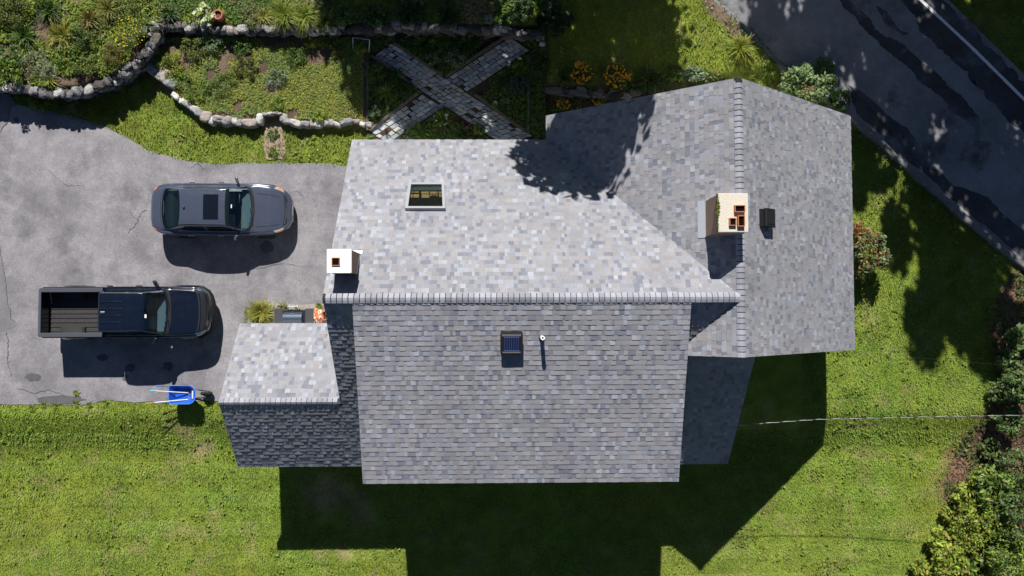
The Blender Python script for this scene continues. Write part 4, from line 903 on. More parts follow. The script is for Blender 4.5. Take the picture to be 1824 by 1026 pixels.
# --- wheelbarrow with two long tools lying in it
def barrow():
    c = P(325, 703, .6); zg = 0.0
    r = empty('wheelbarrow', (c[0], c[1], zg), R(0), 'blue wheelbarrow standing at the edge of the driveway', 'wheelbarrow')
    blue = plain('blue_poly', (.012, .1, .5), .45)
    # rim and floor outlines
    def outline(x0, x1, w_, rr0, rr1, n=7):
        pts = []
        for (cx_, cy_, a0, rad) in ((x1 - rr1, w_ - rr1, 0, rr1), (x0 + rr0, w_ - rr0, 90, rr0), (x0 + rr0, -w_ + rr0, 180, rr0), (x1 - rr1, -w_ + rr1, 270, rr1)):
            for k in range(n): a = R(a0 + 90 * k / (n - 1)); pts.append((cx_ + rad * math.cos(a), cy_ + rad * math.sin(a)))
        return pts
    top = outline(-.46, .46, .31, .09, .25); bot = outline(-.33, .17, .2, .05, .1); n = len(top); m = MB()
    rz = lambda x: .62 + .05 * (x + .46)
    V = [(x, y, rz(x)) for x, y in top] + [(x, y, .36) for x, y in bot]
    V2 = [(x * .965, y * .955, rz(x) + .002) for x, y in top] + [(x * .97, y * .97, .372) for x, y in bot]
    fs = [(i, i + n, (i + 1) % n + n, (i + 1) % n) for i in range(n)] + [tuple(range(n, 2 * n))]
    m.add(V + V2, fs + [tuple(2 * n + k for k in f) for f in fs] + [(i, (i + 1) % n, (i + 1) % n + 2 * n, i + 2 * n) for i in range(n)])
    t = m.build('tray', blue, r, smooth=False)
    m = MB(); m.tube([(x, y, rz(x)) for x, y in top] + [(*top[0], rz(top[0][0]))], .014, 6, caps=False); m.build('rim', plain('blue_rim', (.06, .24, .7), .4), t)
    # sticker on the sloped nose of the tray
    q = lambda a, y: Vector((.17, y, .372)).lerp(Vector((.445, y, rz(.45))), a) + Vector((-.02, 0, .028))
    m = MB(); m.add([q(.55, -.13), q(.86, -.13), q(.86, .13), q(.55, .13)], [(0, 1, 2, 3)]); m.build('sticker', M['white'], t)
    m = MB()
    for s in (-1, 1): m.tube([(.78, s * .09, .3), (.5, s * .12, .36), (.1, s * .22, .4), (-.45, s * .27, .5), (-.86, s * .29, .58)], .02, 8)
    m.tube([(.78, .09, .3), (.8, 0, .3), (.78, -.09, .3)], .018, 8)
    m.tube([(.55, -.14, .55), (.74, -.11, .5), (.76, .11, .5), (.55, .14, .55)], .014, 6)
    for s in (-1, 1): m.tube([(-.15, s * .26, .46), (-.22, s * .27, .03), (-.05, s * .27, .03), (.05, s * .24, .42)], .014, 6)
    fr = m.build('frame', M['blackmetal'], r)
    for s in (-1, 1): MB().tube([(-.74, s * .285, .56), (-.9, s * .292, .585)], .026, 8).build('grip', plain('blue_grip', (.05, .12, .5), .6), fr)
    n = 20; m = MB(); prof = [(.1, -.05), (.17, -.05), (.2, -.02), (.2, .02), (.17, .05), (.1, .05)]; vs = []
    for k in range(n):
        a = 2 * math.pi * k / n
        for rr, yy in prof: vs.append((.66 + rr * math.cos(a), yy, .2 + rr * math.sin(a)))
    m.add(vs, [(k * 6 + i, k * 6 + i + 1, ((k + 1) % n) * 6 + i + 1, ((k + 1) % n) * 6 + i) for k in range(n) for i in range(5)]); wo = m.build('wheel', M['rubber'], r)
    MB().tube([(.66, -.06, .2), (.66, .06, .2)], .1, 14).build('hub', M['greymetal'], wo)
    # tools
    b = Vector((c[0], c[1], zg))
    m = MB().tube([b + Vector((.14, .04, .41)), b + Vector((-.84, .15, .78))], .017, 8)
    o1 = m.build('tool_handle', plain('pale_fibreglass', (.62, .58, .55), .5)); props(o1, 'long pale tool handle with a cyan end lying in the barrow', 'garden tool')
    d = Vector((-.98, .11, .37)).normalized(); e = b + Vector((-.84, .15, .78)); MB().tube([e - d * .02, e + d * .16], .022, 8).build('grip', plain('cyan_grip', (.1, .5, .62), .5), o1)
    m = MB(); m.add([b + Vector(p) for p in ((.12, -.06, .4), (.1, .12, .43), (.2, .1, .39), (.22, -.04, .385))], [(0, 1, 2, 3)]); m.build('blade', M['greymetal'], o1)
    m = MB().tube([b + Vector((.12, -.18, .42)), b + Vector((-.86, -.24, .77))], .016, 8)
    o2 = m.build('tool_handle', plain('white_wood', (.72, .68, .64), .5)); props(o2, 'long whitish tool handle lying over the lawn side of the barrow', 'garden tool')
    MB().tube([b + Vector((-.86, -.24, .77)), b + Vector((-1.12, -.256, .86))], .011, 8).build('handle_end', plain('straw_wood', (.5, .42, .2), .6), o2)
    m = MB()
    for i in range(6): m.tube([b + Vector((.12, -.25 + i * .03, .415)), b + Vector((.19, -.25 + i * .03, .385))], .006, 5)
    m.tube([b + Vector((.12, -.26, .418)), b + Vector((.12, -.09, .418))], .01, 6); m.build('rake_head', M['greymetal'], o2)
barrow()

# --- barbecue under the garage eave
def grill():
    c = P(523.5, 562, .9)
    r = empty('barbecue_grill', (c[0], c[1], 0), 0, 'black barbecue grill with two side shelves under the garage eave', 'grill')
    for s in (-1, 1):
        x0, x1 = sorted((s * .38, s * .66)); MB().box((x0, -.33, .86), (x1, .24, .9), bev=.008).build('side_shelf', plain('shelf_black', (.045, .045, .05), .5), r)
    MB().box((-.37, -.33, .55), (.37, .2, .88), bev=.02).build('firebox', M['blackmetal'], r)
    m = MB(); n = 14; vs = []
    for k in range(n + 1):
        a = math.pi * k / n
        for x in (-.33, .3): vs.append((x, -.11 + .22 * math.cos(a), .9 + .2 * math.sin(a)))
    fs = [(k * 2, k * 2 + 1, k * 2 + 3, k * 2 + 2) for k in range(n)] + [tuple(range(0, 2 * n + 2, 2)), tuple(range(2 * n + 1, 0, -2))]
    m.add(vs, fs); ld = m.build('lid', plain('blue_grey_enamel', (.045, .065, .095), .3, .2, coat=.5), r)
    MB().box((-.05, .06, 1.06), (.05, .12, 1.085), bev=.01).build('gauge', M['chrome'], ld)
    MB().tube([(-.19, .2, .91), (-.19, .28, .97), (-.17, .31, .98), (.17, .31, .98), (.19, .28, .97), (.19, .2, .91)], .017, 8).build('handle', M['chrome'], r)
    for s in (-1, 1): MB().box((s * .35 - .03, -.28, .1), (s * .35 + .03, .16, .56)).build('leg', M['blackmetal'], r)
    for s in (-1, 1): MB().tube([(s * .35 - .03, -.06, .1), (s * .35 + .03, -.06, .1)], .1, 14).build('wheel', M['rubber'], r)
grill()
def blob_bag():
    c = P(566, 563, .3); bm = bmesh.new(); bmesh.ops.create_icosphere(bm, subdivisions=4, radius=1); vs = []; cols = []
    for v in bm.verts:
        p = v.co.copy(); k = 1 + .35 * (float(fbm(p.x * 2.2 + 5, p.y * 2.2 + p.z * 2, 1.4, 3)) - .5) + .1 * math.sin(9 * p.x + 4 * p.y); q = Vector((p.x * .2 * k, p.y * .25 * k, p.z * .28 * k)); vs.append(q)
        n = float(vnoise(q.x * 22 + 3, q.y * 22 + 8)); cols.append((.7, .66, .62) if n > .56 else ((.65, .12, .03) if n > .3 else (.62, .22, .05)))
    bm.verts.index_update(); f = [[v.index for v in f.verts] for f in bm.faces]; bm.free()
    o = mk('plastic_bag', vs, f, attr_mat('bag_plastic', .4, .5, .05, 20), cols=cols, loc=(c[0], c[1], .26), smooth=True); props(o, 'crumpled orange and white bag beside the barbecue', 'bag')
    c = P(577.5, 562, .32); m = MB(); ringtube(m, .13, .16, .0, .34, 18); o = m.build('orange_pot', plain('orange_pot', (.6, .12, .04), .6), loc=(c[0], c[1], 0.02)); props(o, 'orange pot half hidden under the eave next to the bag', 'pot')
    MB().tube([(0, 0, .05), (0, 0, .2)], .128, 14).build('soil', plain('pot_soil', (.1, .03, .015), 1), o)
blob_bag()
# --- twisted service cable from the gable to the right
def cable():
    a = on_plane(1312, 757.5, (XR - .02, YS, zS(YS)), (1, 0, 0)); b = Vector((*P(1824, 739, 4.6), 4.6)); b2 = a + (b - a) * 1.9; b2.z = 5.6; b2.y = b.y + .25
    n = 70; c1 = []; c2 = []; k2 = (b.x - a.x) / (b2.x - a.x)
    for i in range(n + 1):
        t = i / n; p = a.lerp(b2, t); sag = -.8 * 4 * t * (1 - t) * .55; p.z += sag
        y = np.interp(p.x, [a.x, P(1450, 746, 3.7)[0], P(1600, 742.5, 3.8)[0], b.x, b2.x], [a.y, P(1450, 746.5, 3.7)[1], P(1600, 742.5, 3.8)[1], P(1824, 739, 4.2)[1], P(1824, 739, 4.2)[1] - .1]); p.y = y
        c1.append(p)
    fine = [c1[int(i / 14)].lerp(c1[min(int(i / 14) + 1, n)], (i % 14) / 14) for i in range(n * 14)]
    root = None
    for ph, col, rr in ((0, (.36, .36, .38), .008), (math.pi, (.02, .02, .022), .008)):
        pts = [p + Vector((0, math.cos(i * .2 + ph), math.sin(i * .2 + ph))) * .007 for i, p in enumerate(fine)]
        m = MB().tube(pts, rr, 5)
        if root is None: root = m.build('power_cable', plain('bare_wire', col, .4, .5)); props(root, 'twisted black and silver power cable hanging over the lawn', 'cable')
        else: m.build('insulated_core', plain('black_insulation', col, .6), root)
    return root
cable()
m = MB(); q = [Vector((*P(u, v, z), z)) for u, v, z in ((1521, 626, 2.75), (1600, 634, 2.9), (1700, 643, 3.1), (1824, 653, 3.4), (2000, 667, 4.0))]
m.tube(q, .003, 5); props(m.build('phone_line', plain('thin_wire', (.025, .025, .025), .8)), 'thin dark wire running right from the eave corner', 'cable')
# ------------------------------------------------------------ garden walls, stones, path
def stone_geo(rx, ry, rz, seed, sub=2, rough=.28, box=.55):
    r = np.random.default_rng(seed); bm = bmesh.new(); bmesh.ops.create_icosphere(bm, subdivisions=sub, radius=1); o = r.random(3) * 50; vs = []
    for v in bm.verts:
        p = np.array(v.co); p = p / (np.max(np.abs(p)) ** box); k = 1 + rough * (float(fbm(p[0] * 1.1 + o[0] + p[2], p[1] * 1.1 + o[1] - p[2], 1.0, 3)) - .5) * 2
        vs.append((p[0] * rx * k, p[1] * ry * k, p[2] * rz * k))
    bm.verts.index_update(); f = [[v.index for v in f.verts] for f in bm.faces]; bm.free(); return vs, f
SCOL = [(.3, .29, .28), (.4, .385, .36), (.22, .22, .225), (.34, .3, .26), (.46, .45, .43), (.27, .255, .245)]
def dry_wall(name, pts, z0, z1, label, size=.2, thick=.34, seed=1, dens=1.0, big=1.0, dark=1.0):
    "dry-stone retaining wall along a line of photo points (given for its top)"
    r = random.Random(seed); q = [Vector(P(u, v, z1)) for u, v in pts]; m = MB(); rows = max(2, int((z1 - z0) / (size * .6)) + 1); s = seed * 1000
    for i in range(len(q) - 1):
        a, b = q[i], q[i + 1]; L = (b - a).length; t = (b - a).normalized(); n = Vector((-t.y, t.x))
        for k in range(rows):
            x = -r.random() * .1
            while x < L:
                wd = size * r.choice([.45, .6, .8, 1.0, 1.3, 1.8]) * big; s += 1
                for dp in (0.0,):
                    c = a + t * (x + wd / 2) + n * (r.uniform(-.08, .08) + dp * (1 if k == rows - 1 else 0) + (k - rows + 1) * -.02)
                    h = (z1 - z0) / rows; zz = z0 + h * (k + .5) + r.uniform(-.06, .045)
                    v, f = stone_geo(wd * .54, thick * .5 * r.uniform(.8, 1.1), h * r.uniform(.5, .85), s, 2, .42, .75)
                    Mx = Matrix.Translation((c.x, c.y, zz)) @ Matrix.Rotation(math.atan2(t.y, t.x) + r.uniform(-.35, .35), 4, 'Z') @ Matrix.Rotation(r.uniform(-.22, .22), 4, 'X') @ Matrix.Rotation(r.uniform(-.2, .2), 4, 'Y')
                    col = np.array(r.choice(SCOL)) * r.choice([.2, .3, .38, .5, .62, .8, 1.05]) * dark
                    m.add([Mx @ Vector(p) for p in v], f, tuple(col))
                x += wd * .95
    o = mk(name, m.v, m.f, M['stone'], cols=m.c, smooth=False); return props(o, label, 'stone wall')
dry_wall('stone_wall', [(-60, 150), (0, 152), (36, 152), (62, 160), (100, 165), (140, 161), (181, 146), (214, 130), (244, 109), (263, 84), (274, 62), (278, 46)], -.05, .9, 'curved dry stone wall holding up the shrub bed beside the driveway', .2, .3, 1)
dry_wall('stone_wall', [(278, 42), (330, 46), (400, 50), (460, 50), (520, 52), (600, 50)], .1, .72, 'straight stone wall behind the weedy bed, plants spilling over it', .22, .27, 2)
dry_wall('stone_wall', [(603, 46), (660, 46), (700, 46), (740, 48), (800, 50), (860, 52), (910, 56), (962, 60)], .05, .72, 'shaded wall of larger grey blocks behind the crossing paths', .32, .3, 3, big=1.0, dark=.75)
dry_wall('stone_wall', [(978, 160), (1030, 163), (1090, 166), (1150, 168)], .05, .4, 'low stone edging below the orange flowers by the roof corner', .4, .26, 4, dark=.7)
# loose edging stones of the weedy bed: each one its own thing
EDGE = [(266, 119, 15, 9, 40), (288, 132, 15, 12, 35, 'big'), (304, 146, 12, 10, 30), (311, 170, 8, 5, 40, 'white'), (322, 178, 6, 6, 0), (329, 183, 8, 5, 35), (336, 188, 7, 5, 35), (345, 193, 7, 6, 30), (353, 200, 9, 7, 20), (366, 207, 11, 10, 0), (377, 214, 6, 7, 20), (388, 212, 10, 6, 10), (403, 216, 9, 8, 0), (416, 214, 7, 7, 20), (427, 217, 8, 7, 0), (445, 219, 13, 8, -8), (461, 211, 6, 9, 10), (505, 209, 8, 9, 0), (512, 217, 7, 5, 0), (527, 220, 11, 6, 15), (545, 222, 9, 6, 5), (556, 219, 5, 7, 0), (566, 221, 7, 6, 0), (578, 219, 8, 5, 0), (589, 217, 6, 7, 0), (600, 221, 7, 4, 20), (615, 217, 11, 5, -12), (633, 215, 8, 4, 0), (644, 220, 6, 4, 20), (657, 222, 6, 5, 0), (472, 203, 5, 3, 0), (481, 202, 5, 3, 0), (490, 201, 6, 3, 0), (498, 201, 5, 3, 0)]
for i, e in enumerate(EDGE):
    u, v, a, b, ang = e[:5]; p = G(u, v, .15); z0 = .06 if i < 30 else .12; hgt = .19 if a > 8 else .15
    vv, f = stone_geo(a / 51 * 1.0, b / 51 * 1.02, hgt, 500 + i, 3, .36, .72); base = np.array(SCOL[i % len(SCOL)]) * (1.1 if i % 3 else .9)
    if len(e) > 5: base = np.array((.36, .33, .29)) if e[5] == 'big' else np.array((.62, .6, .57))
    o = mk('edging_stone', vv, f, M['stone'], cols=np.tile(base, (len(vv), 1)), loc=(p.x, p.y, z0 + hgt * .7), smooth=True); o.rotation_euler = (0, 0, R(-ang))
    lab = 'rounded grey boulder in the row edging the weedy bed'
    if len(e) > 5: lab = 'broad pale brown boulder near the corner where the edging meets the wall' if e[5] == 'big' else 'small whitish stone in the slanting part of the bed edging'
    elif i >= 30: lab = 'small dark stone in the short step riser at the bed edge'
    props(o, lab, 'stone', 'stones edging the weedy bed')
# sandy step-path through the grass strip
sheet('sand_path', jag(PL([(469, 207), (503, 207), (507, 240), (509, 270), (503, 284), (476, 284), (470, 262), (472, 232)]), .05, .08, seed=21), .03, plain('sand_and_gravel', (.3, .235, .165), .95, noise=.4, nscale=18, bump=.5), kind='structure')
for i, (u, v) in enumerate([(48, 150), (76, 160), (112, 163), (128, 160), (160, 152), (196, 140), (224, 122), (236, 113), (258, 88), (270, 66)]):
    grass_clump(u, v, 10 + i % 3 * 4, [GREEN + OLIVE, DRYG + OLIVE, LIME][i % 3], 'small tuft growing out of the top of the curved wall', 40, wd=.014, group='tufts on the curved wall', name='wall_tuft')
for i, (u, v) in enumerate([(318, 46), (345, 50), (412, 54), (452, 52), (488, 54), (536, 56), (560, 52)]):
    grass_clump(u, v, 10 + i % 3 * 4, [GREEN + OLIVE, DRYG + OLIVE, LIME][i % 3], 'small tuft growing out of the straight sunlit wall', 40, wd=.014, group='tufts on the straight wall', name='wall_tuft')
shrub(488, 240, 13, .12, GREEN, 'low green weeds in the upper part of the sandy step path', 300, .06, .025)
shrub(487, 272, 12, .12, GREEN + LIME, 'low green weeds at the driveway end of the sandy step path', 280, .06, .025)
# cobbled crossing paths
def cobbles():
    m = MB(); z = .155; r = random.Random(5)
    def strip(a0, a1, b0, b1, cut=None):
        "a: one side (start, end), b: other side"
        A0, A1, B0, B1 = [Vector(P(*p, z)) for p in (a0, a1, b0, b1)]
        wd = ((A0 - B0).length + (A1 - B1).length) / 2; L = ((A1 - A0).length + (B1 - B0).length) / 2; rows = max(3, round(wd / .17)); 
        for k in range(rows):
            x = -r.random() * .2
            while x < L:
                ln = r.uniform(.17, .3); t0 = max(x, 0) / L; t1 = min(x + ln, L) / L; x += ln
                if t1 - t0 < .01: continue
                s0, s1 = k / rows, (k + 1) / rows
                q = lambda t, s: A0.lerp(A1, t).lerp(B0.lerp(B1, t), s)
                c = q((t0 + t1) / 2, (s0 + s1) / 2)
                if cut and cut(c): continue
                if r.random() < .03: continue
                P4 = [q(t0, s0), q(t1, s0), q(t1, s1), q(t0, s1)]; h = z + r.uniform(.0, .025); tilt = r.uniform(-.012, .012)
                wob = [Vector((r.uniform(-.012, .012), r.uniform(-.012, .012))) for _ in range(4)]
                lo_ = [c + (p - c) * .93 + w_ for p, w_ in zip(P4, wob)]; hi_ = [c + (p - c) * .78 + w_ * 1.2 for p, w_ in zip(P4, wob)]
                g = r.uniform(.75, 1.15); col = np.array(r.choice([(.4, .44, .47), (.31, .35, .38), (.44, .46, .47), (.25, .29, .32), (.4, .4, .36)])) * g
                m.add([(p.x, p.y, z - .07) for p in lo_] + [(p.x, p.y, h - .018) for p in lo_] + [(p.x, p.y, h + tilt * (1 if i in (0, 3) else -1)) for i, p in enumerate(hi_)], [(0, 1, 5, 4), (1, 2, 6, 5), (2, 3, 7, 6), (3, 0, 4, 7), (4, 5, 9, 8), (5, 6, 10, 9), (6, 7, 11, 10), (7, 4, 8, 11), (8, 9, 10, 11)], tuple(col))
    s1 = ((697, 77), (950, 243), (662, 102), (893, 256))
    strip(*s1)
    a = [Vector(P(*p, z)) for p in (s1[0], s1[1], s1[3], s1[2])]; poly = [tuple(p) for p in a]
    inside = lambda c: float(sdf(poly, np.array([c.x]), np.array([c.y]))[0]) < .04
    strip((909, 66), (655, 232), (943, 90), (690, 256), cut=inside)
    o = m.build('cobblestone_path', M['cobble'], cols=True); props(o, kind='structure')
cobbles()
TIM = [((655, 110), (655, 232), 'left end of the cobbled beds, running down the photo'), ((658, 232), (746, 164), 'slanting up beside the lower left path arm'), ((941, 98), (941, 238), 'right end of the cobbled beds, running down the photo'), ((794, 136), (902, 64), 'slanting beside the upper right path arm'), ((702, 76), (788, 135), 'slanting beside the upper left path arm'), ((846, 168), (938, 236), 'slanting beside the lower right path arm'), ((662, 100), (742, 156), 'low side of the upper left path arm')]
for a, b, tx in TIM:
    p = Vector(P(*a, .2)); q = Vector(P(*b, .2)); L = (q - p).length
    o = MB().box((0, -.045, -.12), (L, .045, .06), bev=.01).build('edging_timber', M['timber'], loc=(p.x, p.y, .2)); o.rotation_euler = (0, 0, math.atan2(q.y - p.y, q.x - p.x)); props(o, 'weathered edging timber at the ' + tx if 'end' in tx[:12] else 'weathered edging timber ' + tx, 'timber', 'timbers edging the cobbled beds')
# grey metal hoop frame
fr = empty('metal_frame', (*P(641, 80, .3), .15), 0, 'small grey metal frame standing over greens below the shaded wall', 'frame')
c = fr.location; q = [Vector((*P(u, v, .75), .6)) for u, v in ((627, 62), (656, 66))]
MB().tube([Vector((*P(627, 92, .3), .1)) - c, Vector((*P(627, 64, .75), .6)) - c, Vector((*P(657, 68, .75), .6)) - c, Vector((*P(655, 96, .3), .1)) - c], .022, 8).build('hoop', M['greymetal'], fr)
MB().tube([Vector((*P(627, 90, .3), .13)) - c, Vector((*P(655, 94, .3), .13)) - c], .016, 8).build('crossbar', M['greymetal'], fr)
# terracotta pot
p = G(388, 26, .25); o = ringtube(MB(), .13, .17, 0, .28, 20).build('flower_pot', plain('terracotta', (.42, .13, .08), .8, noise=.15, nscale=12), loc=(p.x, p.y, p.z)); props(o, 'round terracotta flower pot on the terrace above the wall', 'flower pot')
MB().tube([(0, 0, .02), (0, 0, .2)], .128, 16).build('potting_soil', plain('potting_soil', (.13, .05, .035), 1, noise=.3), o)
p = G(965, 76, .2)
for i, (du, dv, s) in enumerate(((0, -3, .17), (3, 8, .11))):
    q = G(963 + du, 70 + dv, .15); v, f = stone_geo(s, s * .75, .12, 900 + i, 2); o = mk('loose_block', v, f, M['stone'], cols=np.tile((.4, .42, .46), (len(v), 1)), loc=(q.x, q.y, q.z + .1)); props(o, ['larger pale block', 'smaller pale block'][i] + ' lying at the right end of the shaded wall', 'stone', 'loose blocks')

# ------------------------------------------------------------ plants, one by one
gc_ = grass_clump
gc_(84, 18, 34, GREEN + DARKG, 'dark green daylily clump at the top of the shrub bed', 170)
gc_(109, 63, 36, YELG, 'big yellow green daylily clump in the middle of the shrub bed', 210, tip=(.36, .3, .07), wd=.04)
gc_(40, 62, 32, GREEN, 'mid green strappy clump left of the yellow daylily', 150)
gc_(38, 84, 20, LIME, 'small bright green clump below the strappy one at left', 90)
gc_(190, 15, 30, YELG + OLIVE, 'yellowish arching grass near the top edge of the shrub bed', 130, tip=(.3, .24, .06))
gc_(158, 32, 28, OLIVE + [(.25, .15, .04)], 'rusty olive grass clump right of the dark daylily', 140)
shrub(234, 62, 32, .7, OLIVE + GREEN, 'feathery shrub dotted with small yellow flowers by the wall', 1500, .05, .02, flowers=(90, (.8, .62, .03), .045))
shrub(201, 95, 26, .55, [(.16, .14, .03), (.12, .12, .03), (.19, .15, .05)], 'round olive brown bush above the curved wall', 1400, .05, .025)
shrub(66, 113, 34, .4, SILV + DRYG + GREEN, 'pale silvery trailing plant above the left end of the curved wall', 1500, .09, .018)
shrub(84, 122, 22, .3, SILV, 'grey white patch of fine leaves next to the silvery plant', 700, .08, .015)
gc_(171, 117, 11, LIME, 'tiny lime rosette near the curved wall top', 60, wd=.03)
shrub(118, 98, 28, .45, GREEN + LIME, 'leafy green perennial between the yellow daylily and the wall', 900, .08, .035)
shrub(150, 118, 26, .4, GREEN + OLIVE, 'mixed green perennial at the centre of the curved wall', 900, .07, .03)
gc_(82, 140, 18, YELG, 'short yellow green tuft at the wall top by the silvery plant', 80)
shrub(14, 130, 30, .5, GREEN + LIME, 'leafy green mound at the left edge above the wall', 1000, .08, .035)
shrub(12, 100, 28, .5, GREEN, 'dark leafy mound at the left edge of the shrub bed', 900, .08, .04)
shrub(20, 20, 36, .7, DARKG + OLIVE, 'dark shrub filling the top left corner', 1200, .08, .035)
shrub(140, 70, 26, .5, GREEN + DARKG, 'green shrub between the yellow daylily and the flowering shrub', 900, .07, .03)
shrub(160, 72, 22, .4, GREEN + OLIVE, 'loose olive perennial left of the flowering shrub', 700, .07, .025)
shrub(225, 18, 30, .45, OLIVE + GREEN, 'low olive green plants on the top edge right of the grasses', 1100, .07, .025)
gc_(255, 40, 24, GREEN + SILV, 'fine silver green grass at the wall corner', 160, wd=.012)
shrub(70, 178, 24, .4, YELG + LIME + GREEN, 'yellow green weed leaning over the driveway edge', 700, .08, .03)
gc_(131, 190, 20, DRYG, 'dry straw coloured grass tuft at the foot of the curved wall', 110, tip=(.3, .2, .1), wd=.012)
gc_(100, 182, 16, GREEN + DRYG, 'thin green grass tuft at the wall foot', 80, wd=.014)
# terrace above the straight wall
shrub(364, 27, 21, .4, [(.5, .53, .3), (.2, .27, .06), (.58, .6, .4)], 'cream edged hosta beside the terracotta pot', 260, .2, .12, cat='plant', name='hosta', up=.75)
gc_(298, 22, 22, GREEN + DARKG, 'broad dark green plant at the corner of the straight wall', 80, wd=.05)
gc_(468, 26, 20, YELG, 'yellow strappy clump left of the large grasses', 120, tip=(.4, .34, .08))
gc_(505, 25, 36, LIME, 'large lime fountain grass on the terrace, left of its pair', 330, tip=(.28, .28, .06), wd=.022)
gc_(541, 27, 34, LIME, 'large lime fountain grass on the terrace, right of its pair', 300, tip=(.28, .28, .06), wd=.022)
gc_(577, 34, 28, YELG + GREEN, 'lime grass drooping over the wall before the shade starts', 240, wd=.02)
shrub(424, 48, 18, .35, GREEN + DRYG, 'wispy plant with orange flowers spilling over the wall', 420, .07, .02, flowers=(24, (.75, .38, .02), .05))
shrub(445, 28, 26, .25, GREEN + DRYG, 'low straw green plant behind the wall between hosta and grasses', 700, .07, .02)
shrub(612, 26, 24, .45, GREEN, 'leafy shrub at the start of the tree shade on the terrace', 900, .1, .05)
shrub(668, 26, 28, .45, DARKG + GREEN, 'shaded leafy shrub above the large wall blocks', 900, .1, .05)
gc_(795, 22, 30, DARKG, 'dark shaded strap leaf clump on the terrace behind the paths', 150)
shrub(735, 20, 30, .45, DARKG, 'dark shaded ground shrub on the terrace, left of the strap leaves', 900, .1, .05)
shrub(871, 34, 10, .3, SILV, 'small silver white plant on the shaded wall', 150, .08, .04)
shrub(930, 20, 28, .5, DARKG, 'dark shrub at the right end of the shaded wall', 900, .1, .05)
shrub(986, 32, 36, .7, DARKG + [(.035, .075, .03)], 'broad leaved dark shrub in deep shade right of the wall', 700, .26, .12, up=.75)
# weedy bed
shrub(377, 74, 24, .45, GREEN + SILV, 'grey green weed bush at the back of the weedy bed', 1000, .07, .025)
shrub(345, 88, 28, .4, GREEN + OLIVE, 'leafy weeds at the upper left of the weedy bed', 1100, .07, .03)
shrub(305, 118, 28, .4, LIME + OLIVE, 'yellow green weeds behind the broad boulder', 1100, .07, .03)
shrub(322, 140, 24, .35, GREEN + LIME, 'green weeds with a few orange blooms in the left of the bed', 800, .07, .03, flowers=(10, (.7, .25, .05), .04))
shrub(352, 160, 28, .35, LIME + GREEN, 'soft green mound at the lower left of the weedy bed', 1100, .06, .025)
shrub(400, 150, 30, .3, GREEN + OLIVE, 'sprawling weeds in the middle of the weedy bed', 1000, .06, .022)
shrub(438, 120, 24, .35, OLIVE + DARKG, 'dark olive weeds in the middle of the bed next to bare soil', 900, .07, .025)
shrub(430, 82, 22, .35, GREEN, 'low green weed below the orange flowers', 700, .07, .03)
shrub(490, 140, 24, .3, GREEN + SILV, 'bluish green weed patch right of the bare soil', 900, .06, .03)
shrub(494, 186, 16, .3, LIME + GREEN, 'bright weed tuft above the step', 500, .06, .03)
shrub(568, 208, 15, .28, LIME, 'small lime plant by the lower edging stones', 450, .06, .03)
shrub(525, 100, 24, .3, GREEN, 'green weed patch at the back centre of the bed', 800, .07, .03)
shrub(555, 74, 14, .35, YELG, 'pale yellow weed in the wall shadow', 300, .07, .04)
shrub(600, 85, 20, .35, GREEN + OLIVE, 'weed bush at the back right of the weedy bed', 700, .07, .03)
shrub(641, 85, 14, .35, LIME, 'bright greens growing inside the metal frame', 420, .08, .04)
# beds between the paths
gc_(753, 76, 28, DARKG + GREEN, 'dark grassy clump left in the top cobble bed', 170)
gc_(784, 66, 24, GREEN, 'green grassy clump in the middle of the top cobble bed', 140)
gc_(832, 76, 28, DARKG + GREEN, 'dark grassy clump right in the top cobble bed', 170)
shrub(811, 103, 21, .35, SILV + GREEN, 'variegated pale plant at the tip of the top cobble bed', 700, .08, .035)
shrub(771, 103, 16, .3, SILV + GREEN, 'smaller pale plant left of the variegated one', 400, .08, .035)
shrub(672, 128, 20, .35, GREEN, 'green perennial in the left cobble bed near the timber', 600, .09, .04)
gc_(687, 162, 22, LIME, 'soft lime grass in the left cobble bed', 150, wd=.014)
shrub(724, 158, 16, .3, GREEN + DARKG, 'green herb at the tip of the left cobble bed', 500, .07, .03)
shrub(667, 198, 14, .35, GREEN + SILV, 'rounded green plant at the lower corner of the left cobble bed', 420, .08, .045)
shrub(700, 135, 20, .25, GREEN + DARKG, 'low green cover in the left cobble bed', 600, .08, .035)
gc_(787, 208, 22, GREEN + LIME, 'lime strappy plant with white flowers in the bottom cobble bed', 120, flowers=(10, (.75, .75, .8), .05))
gc_(745, 234, 26, GREEN, 'green strap leaf plant at the house end of the bottom bed', 130)
shrub(728, 240, 13, .3, GREEN + SILV, 'leafy green plant covering the lower left path arm', 500, .09, .045)
gc_(825, 234, 24, GREEN + DARKG, 'dark green plant with pink flowers by the roof edge', 120, flowers=(6, (.65, .08, .2), .06))
shrub(852, 232, 12, .35, LIME + GREEN, 'bright leafy plant right of the pink flowers', 400, .09, .04)
shrub(900, 178, 9, .25, SILV + GREEN, 'small silvery plant in the right cobble bed', 200, .07, .04)
shrub(925, 152, 24, .4, [(.06, .1, .06), (.08, .12, .08)], 'grey green bush in the right cobble bed', 800, .09, .035)
shrub(925, 122, 16, .3, GREEN + LIME, 'yellow green plant at the top of the right cobble bed', 400, .08, .04)
shrub(900, 150, 20, .2, DARKG, 'dark ground cover in the right cobble bed', 700, .07, .03)
shrub(962, 115, 18, .35, GREEN + DARKG, 'leafy plant outside the right hand timber', 400, .1, .05)
